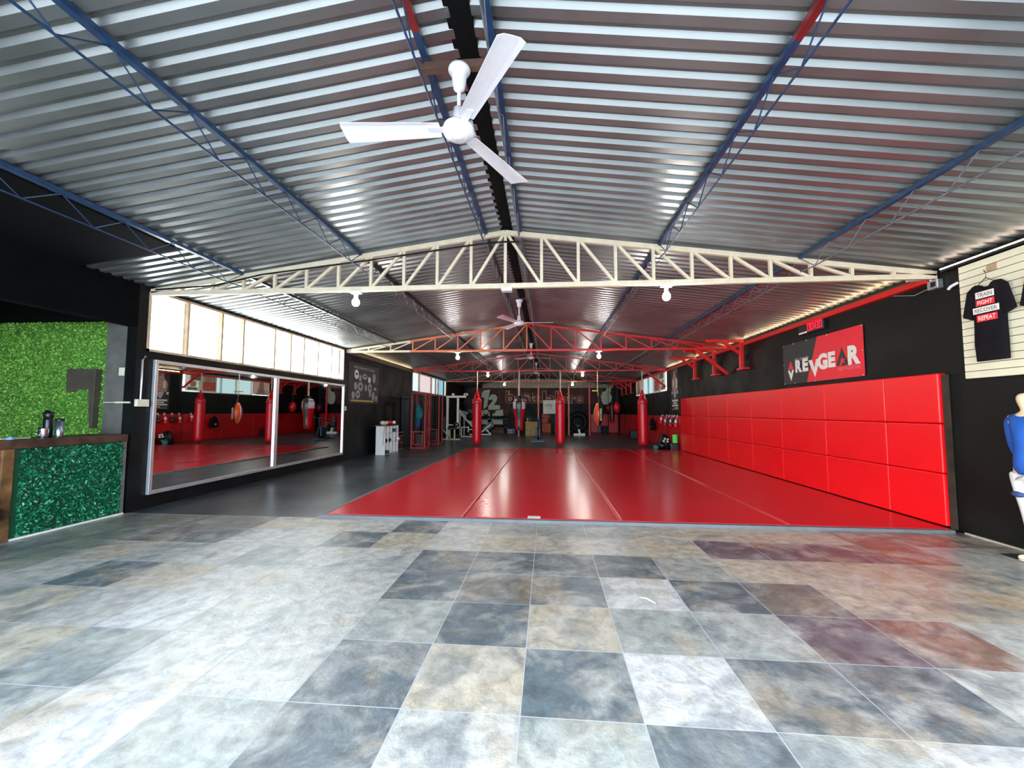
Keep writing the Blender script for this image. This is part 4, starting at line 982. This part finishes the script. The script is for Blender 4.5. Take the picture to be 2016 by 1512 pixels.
# dumbbell rack and dumbbells
t = thing('dumbbell_rack', 'black two-tier dumbbell rack against the mural wall', 'rack', (-3.7, YB - .4, 0))
for x in (-4.63, -2.62): k = MB(); k.bar((x, YB - .55, 0), (x, YB - .12, 1.2), .05, .05); k.bar((x, YB - .55, .02), (x, YB - .05, .02), .05, .05); k.build('side_frame', BLACKSTEEL, t)
for z, y in ((.86, YB - .30), (.30, YB - .50)): k = MB(); k.box(-4.65, -2.60, y - .09, y + .09, z, z + .03); k.build('shelf', BLACKSTEEL, t)
def dumbbell(x, y, z, label):
    t = thing('dumbbell', label, 'dumbbell', (x, y, z), 'black dumbbells on the rack')
    M = Matrix.Rotation(PI / 2, 3, 'X')
    for s in (-1, 1): k = MB(); k.lathe([(.001, -.04), (.085, -.04), (.105, -.025), (.105, .025), (.085, .04), (.001, .04)], 10, (x, y + s * .09, z + .105), M, smooth=False); k.build('head', BLACKRUB, t)
    k = MB(); k.tube([(x, y - .08, z + .105), (x, y + .08, z + .105)], .016, 8); k.build('grip', STEEL, t)
    return t
ORD = ['first', 'second', 'third', 'fourth', 'fifth', 'sixth', 'seventh', 'eighth']
d0 = None
for r, (z, y) in enumerate(((.892, YB - .30), (.332, YB - .50))):
    for i in range(8):
        x = -4.44 + i * .232; lab = f'black dumbbell on the {["upper", "lower"][r]} tier of the rack, {ORD[i]} from the left'
        if d0 is None: d0 = dumbbell(x, y, z, lab)
        else: dup(d0, (x, y, z), lab)
k = MB()
for i in range(4):
    for j in range(2): k.lathe([(.001, -.03), (.036, -.03), (.036, .03), (.001, .03)], 10, (-2.42 + i * .085 if i < 3 else -2.3, 26.6, .06 + j * .13), Matrix.Rotation(PI / 2, 3, 'X'))
t = thing('small_weights_rack', 'small low rack of white-ended hand weights on the floor left of the plywood box', 'rack', (-2.3, 26.6, 0))
k.build('weights', WHITEPLAST, t)
k = MB(); k.box(-2.55, -2.05, 26.65, 26.9, 0, .3); k.build('stand', BLACKSTEEL, t)
k = MB(); k.box(-3.55, -2.75, 26.9, 27.35, .0, .22); k.ball((-3.1, 27.1, .28), .2, 12, sx=1.8, sz=.5); tag(k.build('folded_mats', mat('brown_canvas', (.15, .08, .045), .8, namt=.4), loc=(-3.15, 27.1, 0)), 'brown heap of folded canvas below the dumbbell rack', 'canvas')

# ------------------------------------------------------------------ mural
fM = onB(YB - .003)
MB0 = [(-5.4, 1.88), (3.7, 1.88), (3.7, 2.95), (-5.4, 2.95)]
t = thing('wall_mural', 'brown graffiti mural with cream numerals, outlined letters and a big hand on the back wall', 'mural', (-.8, YB - .01, 1.9))
k = MB(); k.prism(MB0, fM, 0, .004); k.prism([(-5.4, 1.0), (-2.6, 1.0), (-2.45, 1.88), (-5.4, 1.88)], fM, 0, .004); k.build('background', MURALBROWN, t)
k = MB()
# the numerals 1 and 2 with their outline, and the blocks below
def px(x, y, Y=YB): return ((Y) * ((x - 1077.6) / 830), 1.365 - Y * (y - 810.4) / 830)
one = [px(*q) for q in ((948, 773), (952, 768), (965, 767), (961, 783), (959, 800), (951, 806), (952, 793), (953, 783), (947, 782))]
two = [px(*q) for q in ((961, 784), (966, 777), (974, 776), (979, 781), (978, 789), (972, 797), (985, 798), (984, 806), (961, 807), (961, 800), (970, 789), (969, 786), (963, 788))]
out1 = [px(*q) for q in ((944, 783), (951, 766), (967, 766), (963, 778), (974, 772), (981, 778), (982, 789), (976, 796), (988, 797), (986, 809), (948, 809))]
k.prism(out1, fM, .004, .006, 1)
k.prism(one, fM, .006, .009, 0); k.prism(two, fM, .006, .009, 0)
k.prism(ell(*px(956.5, 811), .16, .16), fM, .006, .009, 0)
for q in (((948, 808), (952, 808), (952, 822), (946, 824), (946, 810)), ((962, 811), (990, 806), (991, 818), (972, 822), (970, 832), (960, 832)), ((948, 826), (968, 826), (968, 836), (948, 836)), ((971, 826), (990, 826), (990, 836), (971, 836))):
    k.prism([px(*w) for w in q], fM, .0045, .0085, 0)
k.prism([px(*w) for w in ((963, 810), (976, 809), (975, 813), (970, 814), (969, 824), (965, 824))], fM, .0085, .0095, 1)
k.build('numerals', [MURALCREAM, MURALDARK], t)
# outlined lettering
k = MB(); spans = [('b', -2.75, .55, .78), ('e', -2.15, .42, .46), ('S', -1.72, .5, .66), ('t', -1.2, .34, .66), ('e', -.82, .46, .46), ('l', -.30, .2, .78), ('a', -.02, .48, .48), ('b', .55, .5, .78), ('t', 1.12, .3, .66), ('r', 1.48, .36, .48), ('o', 1.88, .5, .48)]
for ch, x, w_, h_ in spans:
    txt(k, ch, fM, x - .035, 1.93, w_ + .07, h_ + .05, .004, .006, 0, .075); txt(k, ch, fM, x, 1.955, w_, h_, .006, .008, 1, .005)
k.build('letters', [MURALTAN, MURALRED], t)
# plain raised-thumb hand
k = MB(); hand = [px(*q) for q in ((1181, 780), (1184, 772), (1190, 770), (1193, 762), (1197, 760), (1201, 763), (1199, 774), (1202, 782), (1200, 791), (1193, 796), (1186, 796), (1182, 789))]
k.prism(hand, fM, .004, .007, 0); k.prism([px(*q) for q in ((1186, 777), (1196, 776), (1196, 777), (1186, 778))], fM, .007, .008, 1); k.build('hand', [MURALCREAM, MURALTAN], t)
k = MB()
for (a, b, c, d) in ((1067, 814, 1080, 832), (1067, 833, 1084, 851), (1080, 816, 1083, 822), (1078, 826, 1081, 832)): k.prism([px(a, d), px(c, d), px(c, b), px(a, b)], fM, .0, .005)
k.build('painted_bricks', PADORANGE, t)
# corrugated gable strip
mb = MB(); xs = []
x = -4.35
while x < 4.3: xs += [(x, 0), (x + .05, 0), (x + .07, .03), (x + .12, .03)]; x += .14
v = []
for (xx, d) in xs:
    v += [(xx, YB - .06 - d, 2.95), (xx, YB - .06 - d, max(3.0, min(roofz(xx) - .03, 3.55)))]
mb.add(v, [(2 * i, 2 * i + 2, 2 * i + 3, 2 * i + 1) for i in range(len(xs) - 1)])
tag(mb.build('corrugated_panel', mat('beige_sheet', (.40, .32, .22), .5, metal=.3, namt=.2), loc=(0, YB - .06, 3.1)), 'upright corrugated sheet strip above the mural in the gable', 'metal sheet')
# white board
t = thing('whiteboard', 'square white board with yellow writing, hung below the mural beside the middle punch bag', 'whiteboard', (.1, 27.0, 1.22))
k = MB(); k.box(-.27, .56, 26.96, 26.99, 1.24, 2.10); k.build('board', WHITEPAINT, t, bevel=.006)
k = MB(); k.prism(ell(.05, 1.75, .28, .14, 12), onB(26.958), 0, .002); k.prism(ell(.1, 1.62, .2, .08, 12), onB(26.958), 0, .0015); k.build('marker_writing', mat('yellow_marker', (.72, .70, .36), .6, nscale=14, namt=.4), t)
for x_ in (-.2, .5): k = MB(); k.bar((x_, 27.0, 0), (x_, 27.0, 1.3), .04, .04); k.build('leg', BLACKSTEEL, t)
# rig uprights
for i, (x, y) in enumerate(((-1.62, 24.0), (-.52, 24.6), (1.28, 25.6), (2.46, 25.1))):
    k = MB(); k.bar((x, y, 0), (x, y, 3.0), .085, .085, up=(0, 1, 0)); k.box(x - .1, x + .1, y - .1, y + .1, 0, .012)
    tag(k.build('steel_post', SALMON if i < 3 else REDPAINT, loc=(x, y, 0), bevel=.005), f'tall salmon-red steel post, {["leftmost, behind the hourglass bag", "left of the white board", "left of the big tyre", "right of the big tyre"][i]}', 'post', 'salmon-red posts near the back wall')
# tyre
x, y, z = 1.98, YB - .30, .70
t = thing('tractor_tyre', 'huge black tractor tyre leaning on the back wall', 'tyre', (x, y, 0))
prof = [(.34, -.13), (.40, -.17), (.55, -.19), (.64, -.17), (.69, -.10), (.69, .10), (.64, .17), (.55, .19), (.40, .17), (.34, .13), (.34, -.13)]
k = MB(); k.lathe(prof, 40, (x, y, z), Matrix.Rotation(PI / 2 - .12, 3, 'X')); k.build('carcass', BLACKRUB, t)
k = MB()
for i in range(22):
    a = 2 * PI * i / 22; M = Matrix.Rotation(-.12, 3, 'X') @ Matrix.Rotation(a, 3, 'Y')
    p = [M @ Vector(q) for q in ((-.03, -.17, .66), (.05, .02, .705), (.02, .17, .66))]; k.bar(Vector((x, y, z)) + p[0], Vector((x, y, z)) + p[1], .04, .04); k.bar(Vector((x, y, z)) + p[1], Vector((x, y, z)) + p[2], .04, .04)
k.build('tread', BLACKRUB, t)
# white seat machine
t = thing('pedestal_bench', 'low white pedestal bench in front of the big tyre', 'bench', (1.85, 24.7, 0))
k = MB(); k.box(1.5, 2.16, 24.55, 24.75, 0, .13); k.build('base', GYMWHITE, t, bevel=.01)
k = MB(); k.bar((1.85, 24.65, .13), (1.8, 24.65, .36), .12, .1); k.build('post', GYMWHITE, t)
k = MB(); k.ball((1.78, 24.7, .55), .2, 14, sz=.8); k.build('ball_pad', mat('dark_navy_vinyl', (.02, .022, .04), .4), t)
# plywood box and bottles
k = MB(); k.box(-1.24, -.42, 23.9, 24.45, 0, .80); tag(k.build('plyo_box', CARDB, loc=(-.83, 24.2, 0), bevel=.008), 'plywood jump box left of the dark exercise bike', 'jump box')
for x, lab in ((-1.12, 'yellow-green bottle on the plywood box, left one'), (-.98, 'dark green bottle on the plywood box, right one')):
    t = thing('drink_bottle', lab, 'bottle', (x, 24.1, .80), 'bottles on the plywood box'); k = MB(); k.lathe([(.001, 0), (.04, 0), (.042, .15), (.018, .21), (.018, .25), (.001, .25)], 12, (x, 24.1, .80)); k.build('body', mat('lime_plastic', (.45, .5, .08), .4) if 'left' in lab else mat('bottle_green', (.05, .14, .05), .3), t)
    k = MB(); k.lathe([(.02, .235), (.02, .275), (.001, .275)], 10, (x, 24.1, .80)); k.build('cap', BLACKVINYL, t)
# exercise bike
x, y = -.42, 19.5
t = thing('exercise_bike', 'dark navy exercise bike seen from its front, left of the middle punch bag', 'exercise bike', (x, y, 0))
k = MB(); k.bar((x - .32, y - .4, .04), (x + .28, y - .4, .04), .07, .07); k.bar((x - .3, y + .6, .04), (x + .3, y + .6, .04), .07, .07); k.bar((x, y - .4, .08), (x, y + .6, .08), .08, .08); k.build('base', NAVY, t, bevel=.01)
k = MB(); k.lathe([(.001, -.04), (.24, -.04), (.26, -.02), (.26, .02), (.24, .04), (.001, .04)], 28, (x, y - .2, .36), Matrix.Rotation(PI / 2, 3, 'Y')); k.build('flywheel', BLACKSTEEL, t)
k = MB(); k.bar((x, y - .05, .1), (x + .02, y - .28, 1.02), .10, .10, up=(0, 1, 0)); k.build('front_stem', NAVY, t, bevel=.01)
k = MB(); k.tube([(x - .22, y - .45, 1.12), (x - .18, y - .3, 1.04), (x + .02, y - .28, 1.03), (x + .2, y - .3, 1.04), (x + .22, y - .45, 1.10)], .022, 8); k.build('handlebar', mat('teal_rubber_grip', (.01, .06, .07), .6), t)
k = MB(); k.bar((x, y + .2, .1), (x - .02, y + .42, .9), .07, .07, up=(0, 1, 0)); k.build('seat_post', NAVY, t)
k = MB(); k.ball((x - .02, y + .42, .93), .12, 12, sx=.8, sy=1.2, sz=.4); k.build('saddle', BLACKVINYL, t)
k = MB(); k.box(x - .11, x + .11, y - .3, y + .2, .18, .62); k.build('shroud', NAVY, t, bevel=.03)
for s in (-1, 1): k = MB(); k.box(x + s * .13, x + s * .24, y + .0, y + .1, .26 + s * .08, .29 + s * .08); k.build('pedal', BLACKRUB, t)

# ------------------------------------------------------------------ right wall things past the tall pads
k = MB()
def hung_glove(y, z, m, lab):
    t = thing('hanging_glove', lab, 'boxing glove', (4.62, y, z), 'gloves hung on the right wall')
    k = MB(); k.lathe([(.001, -.15), (.045, -.14), (.062, -.09), (.062, -.02), (.048, .03), (.044, .04)], 14, (4.58, y, z), sx=.85); k.ball((4.53, y + .02, z - .05), .03, 10, sz=1.6); k.build('mitt', m, t)
    k = MB(); k.lathe([(.044, .04), (.05, .06), (.05, .14), (.044, .15), (.01, .15)], 14, (4.58, y, z), sx=.85); k.build('cuff', WHITEPLAST if m is not BLACKVINYL else BLACKVINYL, t)
    k = MB(); k.tube([(4.58, y, z + .15), (4.64, y, z + .24)], .008, 6); k.build('lace', WHITEPLAST, t)
    return t
for i, (y, m, c) in enumerate(((17.55, BAGRED, 'small red glove, first by the backpack'), (16.95, BAGRED, 'red glove with white cuff, second'), (16.6, BLACKVINYL, 'black glove, third'), (16.25, BAGRED, 'red glove, fourth'), (15.95, BLACKVINYL, 'black glove, fifth'), (15.6, BAGRED, 'red glove, last beside the tall pads'))):
    hung_glove(y, 1.0 - (.06 if i % 2 else 0), m, f'{c} in the row hung on the right wall')
for i, y in enumerate((17.55, 16.95, 16.6, 16.25, 15.95, 15.6)):
    t = MB(); t.tube([(4.655, y, 1.24), (4.61, y, 1.22), (4.60, y, 1.25)], .010, 6); t.box(4.645, 4.654, y - .025, y + .025, 1.20, 1.27)
    tag(t.build('wall_hook', WHITEPAINT, loc=(4.64, y, 1.22)), f'small white wall hook above the {["first", "second", "third", "fourth", "fifth", "last"][i]} hung glove', 'hook', 'hooks above the hung gloves')
t = thing('backpack', 'black backpack hanging on the red pad right of the right punch bag', 'backpack', (4.5, 18.75, .6))
k = MB(); k.lathe([(.001, .58), (.16, .6), (.22, .68), (.20, .85), (.13, 1.02), (.05, 1.1), (.001, 1.11)], 18, (4.52, 18.75, 0), sx=.55, sy=1.25); bg_ = k.build('bag', BLACKCLOTH, t)
k = MB(); k.prism(ell(18.72, .72, .07, .06, 14), lambda u, v, d: (4.415 - d, u, v), -.03, .012); k.build('round_badge', mat('tan_badge', (.60, .38, .26), .6), bg_)
k = MB(); k.tube([(4.52, 18.75, 1.1), (4.58, 18.75, 1.2), (4.645, 18.75, 1.3)], .012, 6); k.build('strap', BLACKCLOTH, t)
t = thing('gym_bag', 'black gym bag with white lettering standing by the end of the wall pads', 'bag', (4.3, 15.75, 0))
k = MB(); k.lathe([(.001, 0), (.24, 0), (.27, .05), (.24, .3), (.16, .48), (.06, .55), (.001, .56)], 18, (4.28, 16.05, 0), sx=.95, sy=1.0); k.build('bag', BLACKVINYL, t)
k = MB(); k.ball((4.12, 15.78, .16), .14, 14, sx=1.1, sy=1.3); k.build('side_pocket', BLACKVINYL, t)
k = MB()
for i, (u, v) in enumerate(((4.10, .16), (4.16, .24), (4.20, .32), (4.235, .40), (4.33, .30), (4.34, .38))): k.box(u - .03, u + .03, 15.79 + i % 2 * .0 - .02, 15.80, v - .025, v + .03)
k.build('lettering', PRINTWHITE, t)
k = MB(); k.lathe([(.001, 0), (.085, 0), (.09, .01), (.09, .29), (.085, .30), (.001, .30)], 20, (4.52, 15.52, .272)); tag(k.build('foam_roller', GREENFOAM, loc=(4.52, 15.52, .272)), 'bright green foam roller standing on the black bag', 'foam roller')
k = MB(); k.box(4.34, 4.62, 15.41, 15.66, .0, .27); tag(k.build('equipment_box', BLACKVINYL, loc=(4.5, 15.55, 0), bevel=.02), 'black equipment box under the green foam roller', 'box')
k = MB(); k.ball((3.86, 15.55, .105), .10, 20); tag(k.build('medicine_ball', TEALBALL, loc=(3.86, 15.55, .1)), 'teal ball on the floor beside the black gym bag', 'ball')
k = MB(); k.box(4.25, 4.6, 22.1, 22.6, 0, .42); tag(k.build('step_box', BLACKVINYL, loc=(4.42, 22.3, 0), bevel=.02), 'black box on the floor behind the right punch bag', 'box')
# bags and pads in the far right corner
t = thing('kick_shield', 'round red punch bag hanging in the far right corner', 'punch bag', (3.84, 23.8, 1.2))
k = MB(); k.ball((3.84, 23.8, 1.6), .22, 18, sz=1.45, sx=.85); k.build('body', BAGRED, t)
k = MB(); k.tube([(3.84, 23.8, 1.9), (3.84, 23.8, 3.03)], .014, 8); k.build('hanging_strap', BLACKSTEEL, t)
t = thing('slim_bag', 'narrow black and red punch bag left of the round red one', 'punch bag', (3.78, 25.2, .7))
k = MB(); k.lathe([(.001, .72), (.10, .74), (.13, .85), (.13, 1.75), (.09, 1.85), (.001, 1.88)], 18, (3.78, 25.2, 0), mfun=lambda a, z: 1 if z < 1.2 or .7 < a < .8 else 0); k.build('body', [BLACKVINYL, mat('deep_red_leather', 0)], t)
k = MB(); k.tube([(3.78, 25.2, 1.86), (3.78, 25.2, 3.035)], .014, 8); k.build('hanging_strap', BLACKSTEEL, t)
t = thing('round_bag', 'dark red ball-shaped bag hanging behind the orange teardrop bag', 'punch bag', (3.78, 26.6, 1.4))
k = MB(); k.ball((3.78, 26.6, 1.6), .19, 16, sz=1.3); k.build('body', DARKRED, t)
k = MB(); k.tube([(3.78, 26.6, 1.8), (3.78, 26.6, 3.035)], .012, 8); k.build('hanging_strap', BLACKSTEEL, t)
k = MB(); k.box(3.3, 3.44, YB - .45, YB - .2, 0, 1.0); tag(k.build('kick_pad', mat('grey_pad', (.16, .15, .16), .6), loc=(3.37, YB - .3, 0), bevel=.03), 'upright grey pad leaning by the red pads in the far right corner', 'pad')

k = MB(); k.add([(.675, 3.285, .002), (.725, 3.265, .006), (.772, 3.19, .003), (.762, 3.175, .002), (.715, 3.245, .004), (.672, 3.268, .0015)], [(0, 1, 4, 5), (1, 2, 3, 4)])
tag(k.build('paper_scrap', mat('paper_white', (.85, .85, .84), .7), loc=(.72, 3.24, .001)), 'thin white paper scrap lying on a pale floor tile', 'paper scrap')

for o in bpy.data.objects:
    if '_o' in o: del o['_o']
